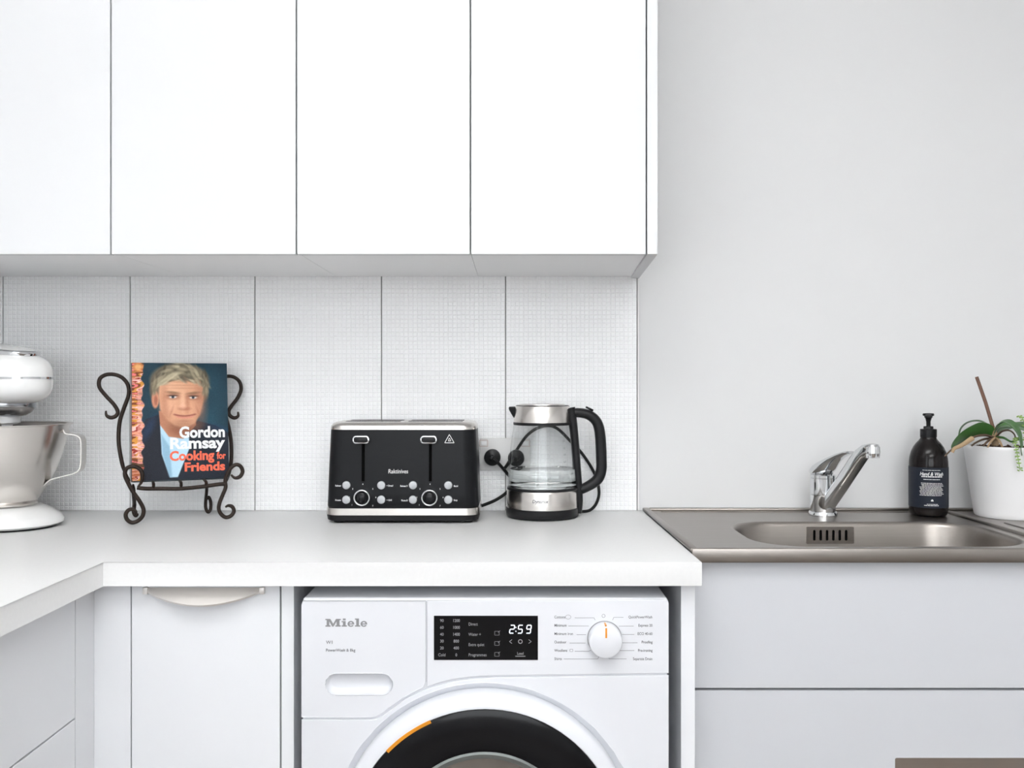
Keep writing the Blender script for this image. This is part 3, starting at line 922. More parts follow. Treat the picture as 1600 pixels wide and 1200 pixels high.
obj('top_cover', b, M_STEELV, t, smooth=35)
for sy in (-.030, .030):
    for sx_ in (-.066, .066):
        obj('bread_slot', bx(TCX + sx_ - .058, TCX + sx_ + .058, yc + sy - .013, yc + sy + .013, ZC + .2085, ZC + .2101, bev=.0006), M_HOLE, t)
tp = lambda px, py: ((px - 800) * 1.8665 / FPX, CAMZ - (py - 600) * 1.8665 / FPX)


def ty(z):                                            # the front face leans back slightly
    h = z - ZC
    return TYF + .0008 + max(0, h - .06) * .0325


for i, px in enumerate((567.5, 672.5)):
    x, z0 = tp(px, 752); _, z1 = tp(px, 681)
    zm = (z0 + z1) / 2
    sl = math.atan(.0325)
    Ms = Matrix.Translation((x, ty(zm) - .0003, zm)) @ Matrix.Rotation(-sl, 4, 'X')
    obj('lever_slot', box(BM(), -.0031, .0031, -.0006, .002, -(z1 - z0) / 2, (z1 - z0) / 2, M=Ms), M_HOLE, t)
    x, z = tp(px - 2, 686.5)
    lvp = rrect(-.0165, .0165, -.0078, .0078, .005, 5)
    Mx = Matrix.Translation((x, ty(z), z)) @ Matrix.Rotation(PI / 2, 4, 'X')
    b = prism(BM(), lvp, 0, .016, bev=.0012, M=Mx)
    b2 = obj('lever', b, M_CHROME, t, smooth=40)
    obj('lever_pad', prism(BM(), rrect(-.0142, .0142, -.0056, .0056, .004, 5), .0155, .0175, bev=.0008, M=Mx), M_BLACK, b2, smooth=40)
for px in (567, 672):
    x, z = tp(px, 776.5); y = ty(z)
    b = BM(); lathe(b, [(.0172, y + .001), (.0172, y - .012), (.0166, y - .0150), (.0150, y - .0160), (.0138, y - .0155)], 40, (x, 0, z), axis='Y'); k_ = obj('dial', b, M_CHROME, t, smooth=35)
    b = BM(); lathe(b, [(.0142, y - .0140), (.0138, y - .0165), (.0110, y - .0195), (.006, y - .0210), (.001, y - .0213)], 40, (x, 0, z), axis='Y'); obj('dial_cap', b, M_BLACKG, k_, smooth=45)
M_BTN = mat('frosted_button', (.42, .43, .44), .35, .3, var=.15, scale=200)
for px in (541.5, 596, 645.5, 700.5):
    for py in (758, 780.5):
        x, z = tp(px, py); y = ty(z)
        b = BM(); lathe(b, [(.0086, y + .001), (.0086, y - .0015), (.0078, y - .0030), (.0045, y - .0036), (.001, y - .0037)], 28, (x, 0, z), axis='Y'); obj('button', b, M_BTN, t, smooth=45)
b = BM()


def tl(s, px, py, size, align='LEFT', bold=.0, sx=1.0, **kw):
    x, z = tp(px, py)
    text(b, s, size, front(x, ty(z) - .0003, z), ext=.0001, align=align, bold=bold, sx=sx, **kw)


tl('Raktinives', 622, 739.5, .0125, 'CENTER', .004, .82, shear=.1)
obj('brand_lettering', b, M_WHITEINK, body, label='white brand lettering')
b = BM()
for s, px, py, al in (('Reheat', 533, 760, 'RIGHT'), ('Frozen', 533, 782.5, 'RIGHT'), ('+ Bread', 604, 760, 'LEFT'), ('+ Grill', 604, 782.5, 'LEFT'), ('Reheat 9', 637, 760.5, 'RIGHT'), ('Pause 8', 637, 783, 'RIGHT'), ('Bagel', 709, 760.5, 'LEFT'), ('Stop', 709, 782.5, 'LEFT')):
    tl(s, px, py, .0050, al, .02, .85)
tag(obj('button_lettering', b, M_WHITEINK, body, label='tiny white button names'), kind='stuff')
b = BM()
for cx in (567, 672):
    for s, a in (('1', 215), ('2', 180), ('3', 140), ('4', 90), ('5', 40), ('6', 0), ('7', -40)):
        q = math.radians(a)
        tl(s, cx + 20.5 * math.cos(q), 776.5 - 20.5 * math.sin(q) + 1.5, .0042, 'CENTER', .02)

tag(obj('dial_numerals', b, M_WHITEINK, body, label='tiny white numerals round the dials'), kind='stuff')
b = BM()


def tstroke(pts, r):
    for p, q in zip(pts[:-1], pts[1:]):
        p, q = Vector(tp(*p)), Vector(tp(*q))
        n = (q - p).normalized(); n = Vector((-n.y, n.x)) * r
        b.faces.new([b.verts.new((v.x, ty(v.y) - .0004, v.y)) for v in (p + n, q + n, q - n, p - n)])


tstroke([(702, 679), (709.5, 692), (694.8, 692), (702, 679)], .0006)
tstroke([(700, 689), (704.5, 689)], .0006); tstroke([(700.5, 688), (702, 684.5), (704, 688)], .0005)
obj('warning_triangle', b, M_WHITEINK, body, label='white hot-surface warning triangle')
pts = [at(748, 791, -.06), at(756, 789, -.045), at(775, 781, -.030), at(792, 769, -.022), at(806, 752, -.020), at(797, 745, -.022), at(786, 732, -.030), at(777, 722, -.046), at(770, 715.5, -.050)]
b = BM(); tube(b, smooth_path(pts, 6), .0036, 10); obj('power_cord', b, M_CORD, t, smooth=60)
def plug(px, py, par):
    c = at(px, py, -.014)
    b = BM(); lathe(b, [(.0180, -.0145), (.0186, -.0165), (.0186, -.0330), (.0176, -.0352), (.0120, -.0372), (.0070, -.0392), (.0045, -.0440), (.001, -.0445)], 40, (c.x, 0, c.z), axis='Y')
    return obj('plug', b, M_BLACK, par, smooth=35)
plug(769.5, 714, t)

# ================================================================ POWER OUTLET
t = thing('power_outlet', 'white double power outlet on the mosaic tiles behind the kettle', 'outlet', (-.0155, -.01, 1.1))
a, c = at(750, 734, 0), at(828, 684, 0)
pl = obj('plate', bx(-.0730, .0415, -.0145, -.0092, a.z, c.z, bev=.0015), M_OUTLET, t, smooth=40)
for px in (756.5, 822):
    s = at(px, 692.5, -.0145)
    b = plate(BM(), rrect(s.x - .0105, s.x + .0085, s.z - .0075, s.z + .0075, .001, 3), [rrect(s.x - .0095, s.x + .0075, s.z - .0065, s.z + .0065, .001, 3)], -.0149, -.0140)
    sw = obj('switch_frame', b, mat('switch_outline', (.50, .36, .33), .5), t)
    obj('rocker', bx(s.x - .0065, s.x + .0050, -.0168, -.0140, s.z - .0040, s.z + .0040, bev=.0008), M_WPL, t)

# ================================================================ KETTLE
KX, KY = .0665, -.093
t = thing('kettle', 'glass and steel electric kettle with a black handle, right of the toaster', 'kettle', (KX, KY, ZC))
K = (KX, KY, ZC)
b = BM(); lathe(b, [(.0700, .0005), (.0765, .001), (.0790, .0040), (.0798, .0130), (.0795, .0205), (.0770, .0215)], 64, K); obj('power_base', b, M_BLACK, t, smooth=35)
b = BM(); lathe(b, [(.0765, .0213), (.0783, .0218), (.0778, .0560), (.0770, .0600), (.0765, .0605)], 64, K); sb = obj('steel_band', b, M_STEELV, t, smooth=35)
b = BM(); lathe(b, [(.0765, .0600), (.0776, .0606), (.0772, .0640), (.0755, .0650)], 64, K); obj('lower_ring', b, M_BLACK, t, smooth=35)
gl = [(.0765, .0645), (.0762, .075), (.0752, .090), (.0728, .120), (.0695, .155), (.0655, .185), (.0628, .2020)]
b = BM(); lathe(b, gl, 64, K, cap=False); obj('glass_jug', b, M_GLASS, t, smooth=60)
b = BM()
inn = lambda z: next(a[0] + (c[0] - a[0]) * (z - a[1]) / (c[1] - a[1]) for a, c in zip(gl[:-1], gl[1:]) if a[1] <= z <= c[1]) - .0022
lathe(b, [(.070, .0652), (inn(.068), .068), (inn(.085), .085), (inn(.1045), .1045), (inn(.1045) - .002, .1042), (.001, .1042)], 64, K); obj('water', b, M_WATER, t, smooth=50)
b = BM(); lathe(b, [(.0630, .2000), (.0638, .2010), (.0636, .2055), (.0625, .2065)], 64, K, cap=False); obj('upper_ring', b, M_BLACK, t, smooth=35)
b = BM(); lathe(b, [(.0622, .2055), (.0630, .2060), (.0600, .2400), (.0590, .2412), (.0575, .2415)], 64, K, cap=False); obj('steel_collar', b, M_STEELV, t, smooth=35)
b = BM(); lathe(b, [(.0590, .2405), (.0575, .2425), (.0560, .2428)], 64, K, cap=False)
lathe(b, [(.0575, .2405), (.0565, .2425), (.0530, .2428)], 64, K); obj('lid', b, M_BLACK, t, smooth=35)
b = BM(); lathe(b, [(.0500, .2420), (.0490, .2448), (.0450, .2455), (.001, .2458)], 48, K); obj('lid_plate', b, M_STEELV, t, smooth=35)
# spout on the left
b = BM()
secs = [((KX - .056, KY, ZC + .2250), (0, .016, 0), (.002, 0, .0165)), ((KX - .0625, KY, ZC + .2295), (0, .012, 0), (.003, 0, .0105)), ((KX - .0705, KY, ZC + .2355), (0, .005, 0), (.002, 0, .0042)), ((KX - .0730, KY, ZC + .2380), (0, .002, 0), (.001, 0, .0016))]
loft(b, srings(secs, 20)); obj('spout', b, M_BLACK, t, smooth=50)
# handle on the right: strap down the jug and a closed grip
kp = lambda px, py: at(px, py, KY - .004)


def strap(pts, ws, ths, n=24, p=2.6):
    pts = [Vector(q) for q in pts]; out = []
    m = len(pts)
    for i, q in enumerate(pts):
        tg = (pts[min(i + 1, m - 1)] - pts[max(i - 1, 0)]).normalized()
        nrm = Vector((0, 1, 0)).cross(tg).normalized()
        u = i / (m - 1) * (len(ws) - 1); j = min(int(u), len(ws) - 2); f = u - j
        out.append((q, Vector((0, ws[j] + (ws[j + 1] - ws[j]) * f, 0)), nrm * (ths[j] + (ths[j + 1] - ths[j]) * f)))
    return srings(out, n, p)


b = BM()
grip = smooth_path([kp(889, 645), kp(905, 645), kp(919, 648), kp(930, 656), kp(936, 669), kp(938.5, 690), kp(939.5, 715), kp(939.5, 733), kp(935, 747), kp(925, 756), kp(912, 763), kp(903, 767)], 5)
loft(b, strap(grip, (.0150, .0150, .014, .014, .014), (.0098, .0112, .0118, .0116, .0095)))
hd_ = obj('handle', b, M_BLACK, t, smooth=50)
b = BM()
loft(b, strap(smooth_path([kp(891, 637), kp(895, 660), kp(899, 700), kp(902, 740), kp(904.5, 772), kp(905, 790), kp(904.5, 801)], 5), (.0185, .0165, .016, .015, .0135), (.0105, .0090, .0088, .0082, .0055)))
obj('handle_spine', b, M_BLACK, hd_, smooth=50)
b = BM(); sw = kp(921, 641.5); box(b, -.009, .009, -.0075, .0075, -.0022, .0022, bev=.0015, M=Matrix.Translation(sw + Vector((0, 0, .004))) @ Matrix.Rotation(.45, 4, 'Y')); obj('lid_button', b, M_BLACKG, hd_, smooth=40)
# gauge marks and maker's name
b = BM()
vs = []
for i, (s, zz) in enumerate((('1.7', .1785), ('1.5', .166), ('1.2', .151), ('1.0', .137), ('0.7', .1215), ('0.5', .1085))):
    q = text(b, s, .0055, front(0, 0, zz), ext=0, align='CENTER', bold=.01)
    r = inn(zz) + .0024
    for v in q:
        a = -PI / 2 + .68 + v.co.x / r
        v.co = Vector((KX + r * math.cos(a), KY + r * math.sin(a), ZC + v.co.z))
obj('gauge_marks', b, M_GREYINK, t)
b = BM()
q = text(b, 'Dynamix', .0098, front(0, 0, .0385), ext=0, align='CENTER', bold=.025, shear=.15, sx=.95) + text(b, 'Fast', .0040, front(0, 0, .0475), ext=0, align='CENTER', bold=.01)
for v in q:
    r = .0784; a = -PI / 2 - .10 + v.co.x / r
    v.co = Vector((KX + r * math.cos(a), KY + r * math.sin(a), ZC + v.co.z))
obj('lettering', b, M_DARKINK, sb)
pts = [at(806, 715, -.050), at(795, 724, -.055), at(789, 731, -.040), at(793, 725, -.02), at(806, 705, -.015), at(824, 680, -.015), at(845, 667, -.015), at(868, 668, -.015), at(892, 690, -.016), at(912, 712, -.016), at(930, 742, -.018), at(936, 768, -.022), at(932, 786, -.03), at(922, 797, -.036), at(908, 799, -.045), at(900, 797, -.058)]
b = BM(); tube(b, smooth_path(pts, 6), .0034, 10); obj('power_cord', b, M_CORD, t, smooth=60)
plug(806.5, 715, t)
# ================================================================ BOOK STAND AND COOKBOOK
BA = math.radians(23)
BO = Vector((-.788, -.195, 0))
U = Vector((math.cos(BA), math.sin(BA), 0)); V = Vector((-math.sin(BA), math.cos(BA), 0))
TILT = .20                                            # run of the backward lean per unit height


def sp(px, py, v0, k=0.0, zb=.986):
    """photo pixel -> point on the stand's plane: v = v0 + k (z - zb)"""
    d = Vector(((px - 800) / FPX, 1, -(py - 600) / FPX)); c = Vector((0, -DIST, CAMZ))
    n = V - Vector((0, 0, k)); rhs = v0 - k * zb
    s = (rhs - (c - BO).dot(V) + k * c.z) / (d.dot(V) - k * d.z)
    return c + d * s


t = thing('book_stand', 'dark wrought-iron scroll book stand holding the cookbook', 'book stand', BO + Vector((0, 0, ZC)) + U * .09)
R = .0042


def rod(name, pts, r=R, n=7, taper=None):
    b = BM(); tube(b, smooth_path(pts, n), r, 10, taper); return obj(name, b, M_IRON, t, smooth=60)


F = lambda px, py: sp(px, py, -.018)
T_ = lambda px, py: sp(px, py, .046, TILT)
endt = lambda u: min(1.0, .45 + 6 * u, .45 + 6 * (1 - u))
# front legs: foot scroll, S-curve leg, top scroll that holds the book
rod('front_leg', [F(210, 808), F(212.5, 803), F(208, 798), F(201, 799), F(196.5, 806), F(198.5, 814), F(206, 819), F(216, 816), F(223, 808), F(224, 797), F(217, 783), F(208, 770), F(201, 757), F(195.5, 744), F(196.5, 734), F(203, 729.5), F(212, 729.5), F(220, 735), F(222.5, 744), F(221, 754), F(216, 761)], taper=endt)
rod('front_leg', [F(352, 793.5), F(357, 791), F(363, 793), F(365.5, 800), F(361, 807), F(353, 809.5), F(346, 805), F(342, 797), F(343, 787), F(348, 774), F(352.5, 762), F(352, 751), F(355, 741), F(361, 731), F(369, 726), F(376, 729), F(379, 737), F(375, 745), F(367, 747), F(361, 742)], taper=endt)
rod('bottom_bar', [F(214, 762), F(228, 763.5), F(255, 763.5), F(283, 763.5), F(315, 760.5), F(340, 757), F(352, 756)])
# tilted back frame with ear scrolls
rod('back_upright', [T_(165.5, 642), T_(166.5, 649), T_(173, 652.5), T_(181, 650), T_(184, 643), T_(178, 632), T_(166, 619), T_(155.5, 605), T_(156, 592), T_(166, 585.5), T_(180, 585.5), T_(192, 591), T_(200, 602), T_(201, 617), T_(194, 637), T_(187, 660), T_(185.5, 690), T_(190, 720), T_(195, 737), T_(203, 752)], taper=endt)
rod('back_upright', [T_(372, 643.5), T_(372, 650), T_(366, 653), T_(359, 649), T_(357.5, 642), T_(362, 634), T_(371, 622), T_(376.5, 609), T_(374.5, 597), T_(366, 589.5), T_(355, 588), T_(345, 592), T_(340, 604), T_(345, 630), T_(354, 655), T_(360.5, 685), T_(361.5, 715), T_(358, 740), T_(352, 756)], taper=endt)
rod('back_rail', [T_(200, 610), T_(270, 603), T_(342, 612)])
B_ = lambda px, py: sp(px, py, .085)
rod('back_leg', [sp(208, 757, .03), sp(209, 774, .05), B_(210, 788), B_(209, 800), B_(212, 806), B_(215, 802)], taper=endt)
rod('back_leg', [sp(323, 752, .03), sp(323, 765, .06), B_(321.5, 782), B_(321.5, 794), B_(325, 800.5), B_(329, 796), B_(329, 784), B_(326, 777), B_(323.5, 781)], r=.0036, taper=endt)
for px, py in ((240, 760.5), (283, 762.5), (322, 758)):
    p = sp(px, py, -.022); q = p + V * .070
    z = .9818
    rod('shelf_rod', [Vector((p.x, p.y, z - .006)), Vector((p.x, p.y, z)), Vector(((p.x + q.x) / 2, (p.y + q.y) / 2, z)), Vector((q.x, q.y, z))], r=.0032, n=3)

low_z = min(v.co.z for c in t.children for v in c.data.vertices)
for c in t.children:                                  # rest the scroll feet on the worktop
    if c.name.startswith('front_leg') or c.name.startswith('back_leg'):
        lz = min(v.co.z for v in c.data.vertices); hz = max(v.co.z for v in c.data.vertices)
        for v in c.data.vertices:
            v.co.z += (ZC + .0004 - lz) * (hz - v.co.z) / (hz - lz)

# cookbook, leaning back on the stand
BW, BH, BT = .1935, .2525, .026
ta = math.atan(TILT)
N_ = (V * math.cos(ta) - Vector((0, 0, math.sin(ta))))     # into the book
H_ = (Vector((0, 0, 1)) * math.cos(ta) + V * math.sin(ta)) # up the cover
MB = Matrix(((U.x, N_.x, H_.x, BO.x), (U.y, N_.y, H_.y, BO.y), (U.z, N_.z, H_.z, .9870), (0, 0, 0, 1)))
bk = bpy.data.objects.new('cookbook', None); bk.empty_display_size = .05
bk.matrix_basis = MB; link(bk); tag(bk, 'cookbook with a man in a dark jacket on its cover, standing on the iron stand', 'book')
b = BM(); box(b, 0, BW, 0, .003, 0, BH, bev=.0008); box(b, 0, BW, BT - .003, BT, 0, BH, bev=.0008); box(b, -.0012, .003, .0005, BT - .0005, 0, BH, bev=.0012)
cv = obj('cover', b, M_COVER, bk, local=True, smooth=40)
obj('pages', bx(.003, BW - .004, .003, BT - .003, .003, BH - .003), M_PAPER, bk, local=True)

import numpy as np
nu, nv = 190, 240
uu, vv = np.meshgrid(np.linspace(0, 1, nu), np.linspace(0, 1, nv))       # v = 0 at the top
rs = np.random.RandomState(3)


def noise(fu, fv, seed):
    r = np.random.RandomState(seed); g = r.rand(fv + 2, fu + 2)
    x, y = uu * fu, vv * fv
    i, j = x.astype(int), y.astype(int); fx, fy = x - i, y - j
    fx, fy = fx * fx * (3 - 2 * fx), fy * fy * (3 - 2 * fy)
    return (g[j, i] * (1 - fx) + g[j, i + 1] * fx) * (1 - fy) + (g[j + 1, i] * (1 - fx) + g[j + 1, i + 1] * fx) * fy


C = np.zeros((nv, nu, 3))


def paint(mask, col):
    global C
    C = C * (1 - mask[..., None]) + np.array(col)[None, None, :] * mask[..., None]


def cu(x): return (x - 250) / 668.0
def cvv(y): return (y - 75) / 785.0


def ell(x, y, rx, ry, soft=.12, rot=0.0):
    a, c = math.cos(rot), math.sin(rot)
    X, Y = uu * 668 + 250 - x, vv * 785 + 75 - y
    X, Y = X * a + Y * c, -X * c + Y * a
    d = np.sqrt((X / rx) ** 2 + (Y / ry) ** 2)
    return np.clip((1 + soft - d) / (2 * soft), 0, 1)


def poly(pts, soft=6.0):
    X, Y = uu * 668 + 250, vv * 785 + 75
    inside = np.zeros_like(X, bool); dm = np.full_like(X, 1e9)
    for (x0, y0), (x1, y1) in zip(pts, pts[1:] + pts[:1]):
        c = ((y0 > Y) != (y1 > Y)) & (X < (x1 - x0) * (Y - y0) / (y1 - y0 + 1e-9) + x0)
        inside ^= c
        tt = np.clip(((X - x0) * (x1 - x0) + (Y - y0) * (y1 - y0)) / ((x1 - x0) ** 2 + (y1 - y0) ** 2), 0, 1)
        dm = np.minimum(dm, np.hypot(X - x0 - tt * (x1 - x0), Y - y0 - tt * (y1 - y0)))
    return np.clip(.5 + np.where(inside, dm, -dm) / soft, 0, 1)


C[:] = np.array((24, 52, 66)); n1 = noise(5, 6, 1)
C += (n1[..., None] - .5) * np.array((12, 22, 26))
paint(.6 * ell(780, 300, 170, 330, .6), (34, 72, 88))
# jacket, shirt, neck
paint(poly([(318, 500), (345, 455), (430, 425), (520, 560), (560, 870), (300, 870)]), (28, 32, 42))
paint(poly([(655, 500), (700, 470), (830, 505), (930, 560), (950, 870), (520, 870), (560, 760)]), (27, 33, 44))
paint(.5 * ell(360, 520, 30, 90, .6, .5), (38, 66, 104)); paint(.45 * ell(845, 520, 90, 20, .6, .25), (34, 60, 92))
paint(poly([(440, 490), (520, 560), (640, 560), (640, 660), (560, 845), (505, 845), (450, 690)]), (176, 208, 226))
paint(.7 * poly([(450, 560), (505, 640), (520, 845), (500, 840), (455, 690)], 14), (122, 160, 186))
paint(poly([(432, 400), (690, 420), (690, 500), (600, 590), (500, 575), (440, 495)]), (176, 120, 92))
paint(.7 * ell(600, 520, 90, 50, .5), (120, 72, 52))
# hair behind, ear, face
paint(ell(580, 190, 205, 115, .08), (110, 100, 84)); paint(ell(408, 250, 38, 95, .2), (96, 86, 72)); paint(ell(748, 240, 36, 100, .2), (104, 95, 80))
paint(ell(408, 325, 25, 58, .15), (196, 132, 104)); paint(.6 * ell(412, 330, 11, 32, .3), (140, 80, 62))
paint(poly([(440, 210), (500, 150), (620, 140), (705, 170), (748, 240), (745, 340), (720, 430), (680, 490), (615, 520), (540, 500), (480, 455), (440, 390), (430, 300)], 14), (208, 154, 122))
paint(.55 * ell(530, 240, 90, 70, .6), (228, 180, 148)); paint(.6 * ell(505, 370, 60, 50, .6), (226, 172, 142))
paint(.55 * ell(725, 360, 40, 140, .6), (160, 104, 80)); paint(.4 * ell(690, 380, 45, 40, .6), (220, 164, 134))
paint(.5 * ell(600, 500, 100, 30, .6), (150, 104, 82)); paint(.35 * ell(480, 440, 30, 60, .6), (168, 118, 94))
for yy_ in (205, 228, 248):
    paint(.28 * ell(600, yy_, 110, 5, .6), (168, 112, 84))
# eyes, brows, nose, mouth
for ex, ey in ((530, 308), (672, 312)):
    paint(.75 * ell(ex, ey - 4, 46, 20, .5), (150, 98, 76)); paint(ell(ex, ey, 26, 8, .3), (214, 204, 194)); paint(ell(ex, ey - 1, 10, 9, .3), (44, 56, 66))
    paint(.85 * ell(ex, ey - 10, 34, 5, .5), (70, 46, 38)); paint(.75 * ell(ex, ey - 30, 46, 9, .5, -.10 if ex > 600 else .10), (130, 94, 70))
paint(.5 * ell(632, 350, 14, 60, .6), (176, 116, 90)); paint(.55 * ell(598, 345, 16, 55, .6), (232, 186, 156)); paint(.6 * ell(610, 388, 40, 12, .5), (162, 98, 76)); paint(.6 * ell(600, 372, 22, 16, .5), (230, 178, 150))
paint(.3 * ell(610, 470, 40, 8, .6), (158, 104, 84))
paint(.45 * ell(470, 330, 22, 110, .7), (170, 112, 86)); 
for q in range(-8, 9):                                # smiling mouth
    paint(.55 * ell(612 + q * 9, 437 - .17 * q * q, 9, 5, .6), (128, 64, 56))
    paint(.3 * ell(612 + q * 7, 448 - .15 * q * q, 9, 6, .6), (204, 126, 112))
for sg in (-1, 1):                                    # laughter lines
    paint(.4 * ell(612 + sg * 92, 405, 7, 34, .7, sg * -.35), (164, 104, 80))
# hair: tousled blond-grey locks over the brow
for k in range(120):
    a = rs.rand(); x = 400 + 370 * a; y = 165 + 60 * abs(a - .5) * 2 + rs.randn() * 28 - 30
    g = rs.rand(); c = (70 + 140 * g, 64 + 132 * g, 52 + 112 * g)
    if y < 215 + 60 * abs(a - .5): paint(.75 * ell(x, y, 34 + 18 * rs.rand(), 7 + 5 * rs.rand(), .45, (a - .45) * 2.2 + rs.randn() * .35), c)
for k in range(26):
    sgn = k % 2; x = (395 + 22 * rs.rand()) if sgn else (748 + 22 * rs.rand()); y = 175 + 105 * rs.rand(); g = rs.rand()
    paint(.6 * ell(x, y, 8, 30, .5, rs.randn() * .25), (92 + 70 * g, 84 + 64 * g, 68 + 54 * g))
# food photographs down the left edge
edge = 322 + 7 * np.sin(vv * 38) + 6 * np.sin(vv * 71 + 1)
fm = np.clip((edge - (uu * 668 + 250)) / 6 + .5, 0, 1)
fc = np.zeros_like(C); pal = [(186, 96, 52), (222, 150, 120), (150, 52, 40), (236, 186, 176), (206, 140, 60), (120, 62, 36), (228, 120, 116), (88, 60, 40)]
fi = (noise(5, 30, 8) * .6 + noise(9, 60, 9) * .4)
for q in range(8):
    fc[(fi >= .18 + q * .08)] = pal[q]
fc[fi < .18] = (100, 40, 30)
mid = ((vv > .22) & (vv < .86))[..., None]
fc = np.where(mid & (uu[..., None] > .055), fc * .45 + np.array((232, 168, 158)) * .55, fc)
C = C * (1 - fm[..., None]) + fc * fm[..., None]
paint(.8 * ell(292, 105, 36, 34, .12), (214, 138, 78)); paint(.6 * ell(292, 105, 22, 20, .2), (236, 190, 130))
C += rs.randn(nv, nu, 1) * 3
C = np.clip(C / 255, 0, 1)
L = np.where(C <= .04045, C / 12.92, ((C + .055) / 1.055) ** 2.4)
vx = np.stack([uu * (BW - .0008) + .0004, np.full_like(uu, -.0003), (1 - vv) * (BH - .0008) + .0004], -1).reshape(-1, 3)
ii = np.arange((nv - 1) * (nu - 1)); r_, c_ = ii // (nu - 1), ii % (nu - 1); q0 = r_ * nu + c_
me = bpy.data.meshes.new('cover_print')
me.from_pydata(vx.tolist(), [], np.stack([q0 + nu, q0 + nu + 1, q0 + 1, q0], -1).tolist())
ca = me.color_attributes.new('print', 'FLOAT_COLOR', 'POINT')
ca.data.foreach_set('color', np.concatenate([L.reshape(-1, 3), np.ones((nu * nv, 1))], 1).astype(np.float32).ravel())
m = bpy.data.materials.new('printed_jacket'); m.use_nodes = True
at_ = m.node_tree.nodes.new('ShaderNodeAttribute'); at_.attribute_name = 'print'
m.node_tree.links.new(at_.outputs['Color'], m.node_tree.nodes['Principled BSDF'].inputs['Base Color'])
m.node_tree.nodes['Principled BSDF'].inputs['Roughness'].default_value = .45
m.node_tree.nodes['Principled BSDF'].inputs['Specular IOR Level'].default_value = .15
me.materials.append(m)
po = bpy.data.objects.new('cover_print', me); link(po, cv, local=True)
# printed spine
b = BM()
for k in range(26):
    z0, z1 = BH * k / 26, BH * (k + 1) / 26
    box(b, -.0016, -.0011, .002, BT - .002, z0, z1)
sm = mat('spine_print', lin(176, 92, 66), .4, var=.8, scale=70)
obj('spine_print', b, sm, cv, local=True)


def title(s, x0, x1, ybase, ycap, matr, name):
    """one printed title line fitted between two crop columns"""
    b = BM()
    h = (ybase - ycap) / 785 * BH
    vs = text(b, s, h / .70, Matrix.Identity(4), ext=.0001, bold=.036)
    a, c = min(v.co.x for v in vs), max(v.co.x for v in vs)
    xa, xb = cu(x0) * BW, cu(x1) * BW
    for v in vs:
        v.co = Vector((xa + (v.co.x - a) / (c - a) * (xb - xa), -.0006 - v.co.z, (1 - cvv(ybase)) * BH + v.co.y))
    return obj(name, b, matr, cv, local=True)


title('Gordon', 572, 893, 582, 510, M_WHITEINK, 'lettering')
title('Ramsay', 508, 893, 655, 583, M_WHITEINK, 'lettering')
title('Cooking', 505, 815, 733, 672, M_REDINK, 'lettering')
title('for', 832, 897, 730, 686, M_REDINK, 'lettering')
title('Friends', 607, 890, 806, 750, M_REDINK, 'lettering')

# ================================================================ STAND MIXER
MXX, MXY, MA = -1.037, -.215, math.radians(-35)
t = thing('stand_mixer', 'white stand mixer with chrome trim at the left edge', 'stand mixer', (MXX, MXY, ZC), MA)


def egg(cx, L_, W_, z, n=48, p=2.3, tiltx=0.0, dz=0.0):
    ring = []
    for k in range(n):
        a = 2 * PI * k / n; c, s = math.cos(a), math.sin(a)
        x = L_ * math.copysign(abs(c) ** (2 / p), c); y = W_ * math.copysign(abs(s) ** (2 / p), s)
        ring.append((cx + x, y, z + x * tiltx + dz))
    return ring


b = BM()
loft(b, [egg(-.06, .177, .102, .0035), egg(-.06, .184, .109, .008), egg(-.06, .184, .109, .014), egg(-.062, .176, .101, .024), egg(-.066, .160, .086, .034), egg(-.068, .144, .074, .0395), egg(-.07, .130, .064, .0405)])
obj('base', b, M_CREAM, t, True, smooth=50)
obj('base_mat', loft(BM(), [egg(-.06, .172, .097, .0), egg(-.06, .175, .100, .004)]), M_BLACK, t, True)
b = BM()
loft(b, [egg(-.170, .062, .070, .03), egg(-.176, .050, .060, .06), egg(-.180, .044, .054, .12), egg(-.182, .043, .052, .19), egg(-.180, .046, .054, .25), egg(-.175, .055, .058, .29)])
obj('column', b, M_CREAM, t, True, smooth=50)
b = BM(); zc, hh = .3000, .0520


def head(z, grow=0.0):
    q = abs((z - zc) / hh)
    s_ = max(1 - q ** 3.0, 0.0) ** (1 / 2.8)
    return egg(-.062, .150 + .030 * s_ ** 1.5 - .06 * (1 - s_) + grow, .030 + .0465 * s_ + grow, z, 56, 2.5)


loft(b, [head(zc + hh * math.sin(-PI / 2 + PI * k / 28)) for k in range(29)]); obj('motor_head', b, M_CREAM, t, True, smooth=60)
b = BM(); loft(b, [head(.2985, -.001), head(.2990, .0014), head(.3030, .0014), head(.3035, -.001)], cap=False); obj('trim_strip', b, M_CHROME, t, True, smooth=40)
b = BM(); tl_ = -.10
loft(b, [egg(-.040, .124, .052, .3480, 48, 2.2, tl_), egg(-.040, .130, .0585, .3600, 48, 2.2, tl_), egg(-.040, .130, .0585, .3645, 48, 2.2, tl_), egg(-.040, .126, .0555, .3668, 48, 2.2, tl_)]); cp_ = obj('cap_rim', b, M_CHROME, t, True, smooth=40)
b = BM(); loft(b, [egg(-.040, .124, .0540, .3660, 48, 2.2, tl_), egg(-.044, .104, .044, .3705, 48, 2.2, tl_), egg(-.05, .060, .024, .3735, 48, 2.2, tl_), egg(-.05, .01, .005, .3745, 48, 2.2, tl_)]); obj('cap', b, M_CREAM, t, True, smooth=60)
b = BM(); lathe(b, [(.052, .2520), (.0530, .2465), (.0510, .2400), (.0440, .2310), (.0330, .2245), (.0250, .2230)], 48, (.006, 0, 0)); obj('drive_hub', b, mat('grey_metal_hub', (.34, .35, .37), .16, .9, var=.1), t, True, smooth=40)
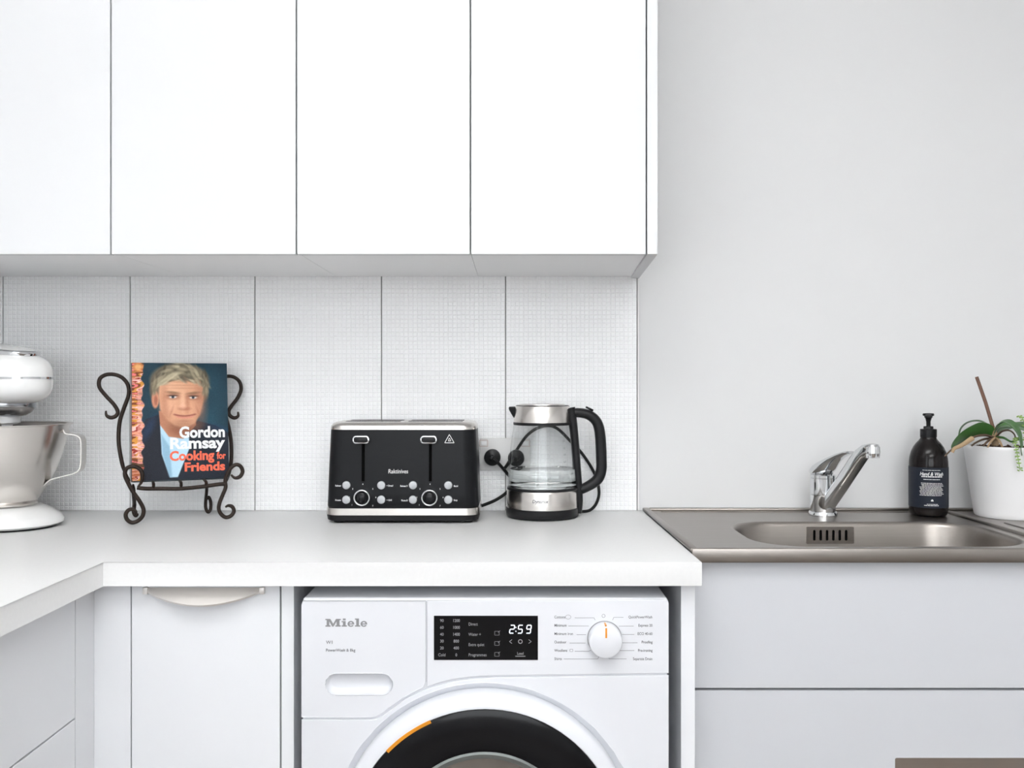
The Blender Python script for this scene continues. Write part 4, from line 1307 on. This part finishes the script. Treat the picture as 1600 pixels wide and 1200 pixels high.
b = BM(); lathe(b, [(.0245, .2240), (.0245, .2100), (.0190, .2080), (.0100, .2060), (.0080, .1500)], 36, (.004, 0, 0)); obj('attachment_shaft', b, M_WPL, t, True, smooth=40)
b = BM()
for s in (-1, 1):
    tube(b, smooth_path([(.004, 0, .155), (.004 + s * .045, 0, .135), (.004 + s * .050, 0, .09), (.004 + s * .02, 0, .062), (.004, 0, .058)], 6), .004, 8)
obj('beater', b, M_STEELV, t, True, smooth=60)

t = thing('mixing_bowl', 'steel mixing bowl with a strap handle on the stand mixer', 'bowl', (MXX, MXY, ZC + .0405))
b = BM()
lathe(b, [(.054, .0005), (.0580, .002), (.0590, .0060), (.0560, .0080), (.0640, .0180), (.0790, .0420), (.0930, .0720), (.1040, .1040), (.1120, .1350), (.1170, .1580), (.1190, .1640), (.1245, .1650), (.1250, .1665), (.1238, .1675), (.1180, .1665), (.1155, .1580), (.1100, .1350), (.1020, .1040), (.0910, .0730), (.0770, .0430), (.0600, .0190), (.02, .0140)], 72)
obj('bowl_body', b, M_STEELV, t, True, smooth=40)
ha = math.radians(8)
hu = Vector((math.cos(ha), math.sin(ha), 0)); hv = Vector((-math.sin(ha), math.cos(ha), 0))
path = smooth_path([(.113, .1610), (.116, .1520), (.1205, .1465), (.1390, .1430), (.1480, .1360), (.1498, .1200), (.1490, .0860), (.1455, .0720), (.1360, .0650), (.1130, .0585), (.0900, .0520), (.0770, .0400)], 5)
rings = []
for i, q in enumerate(path):
    p = hu * q.x + Vector((0, 0, q.y))
    j0, j1 = path[max(i - 1, 0)], path[min(i + 1, len(path) - 1)]
    tg = (hu * (j1.x - j0.x) + Vector((0, 0, j1.y - j0.y))).normalized(); nn = tg.cross(hv)
    rings.append([p + hv * a * .0155 + nn * c * .0011 for a, c in ((-1, -1), (1, -1), (1, 1), (-1, 1))])
obj('bowl_handle', loft(BM(), rings), M_STEELV, t, True, smooth=40)

# ================================================================ ADDED FILL UPLIGHTS, unseen, bouncing light off the ceiling
for lx, ly, nm in ((-.1, -2.0, 'nearest the wall cabinets'), (.6, -3.6, 'nearest the wide window')):
    t = thing('added_uplight', 'long white added fill uplight ' + nm, 'added fill light', (lx, ly, ZH), group='added fill uplights')
    b = BM(); box(b, lx - .65, lx + .65, ly - .1, ly + .1, 2.16, 2.175)
    for a in ((lx - .65, lx + .65, ly - .1, ly - .09), (lx - .65, lx + .65, ly + .09, ly + .1), (lx - .65, lx - .64, ly - .1, ly + .1), (lx + .64, lx + .65, ly - .1, ly + .1)):
        box(b, *a, 2.16, 2.215)
    obj('tray', b, M_WPL, t)
    for sx_ in (-.6, .6):
        b = BM(); tube(b, [(lx + sx_, ly, 2.17), (lx + sx_, ly, ZH)], .003, 8); obj('hanging_wire', b, M_CHROME, t)
    obj('diffuser', bx(lx - .62, lx + .62, ly - .07, ly + .07, 2.18, 2.19), M_WPL, t)
    area('ceiling_bounce_fill', (lx, ly, 2.20), (PI, 0, 0), 1.24, .14, 50, (.985, .99, 1.0))
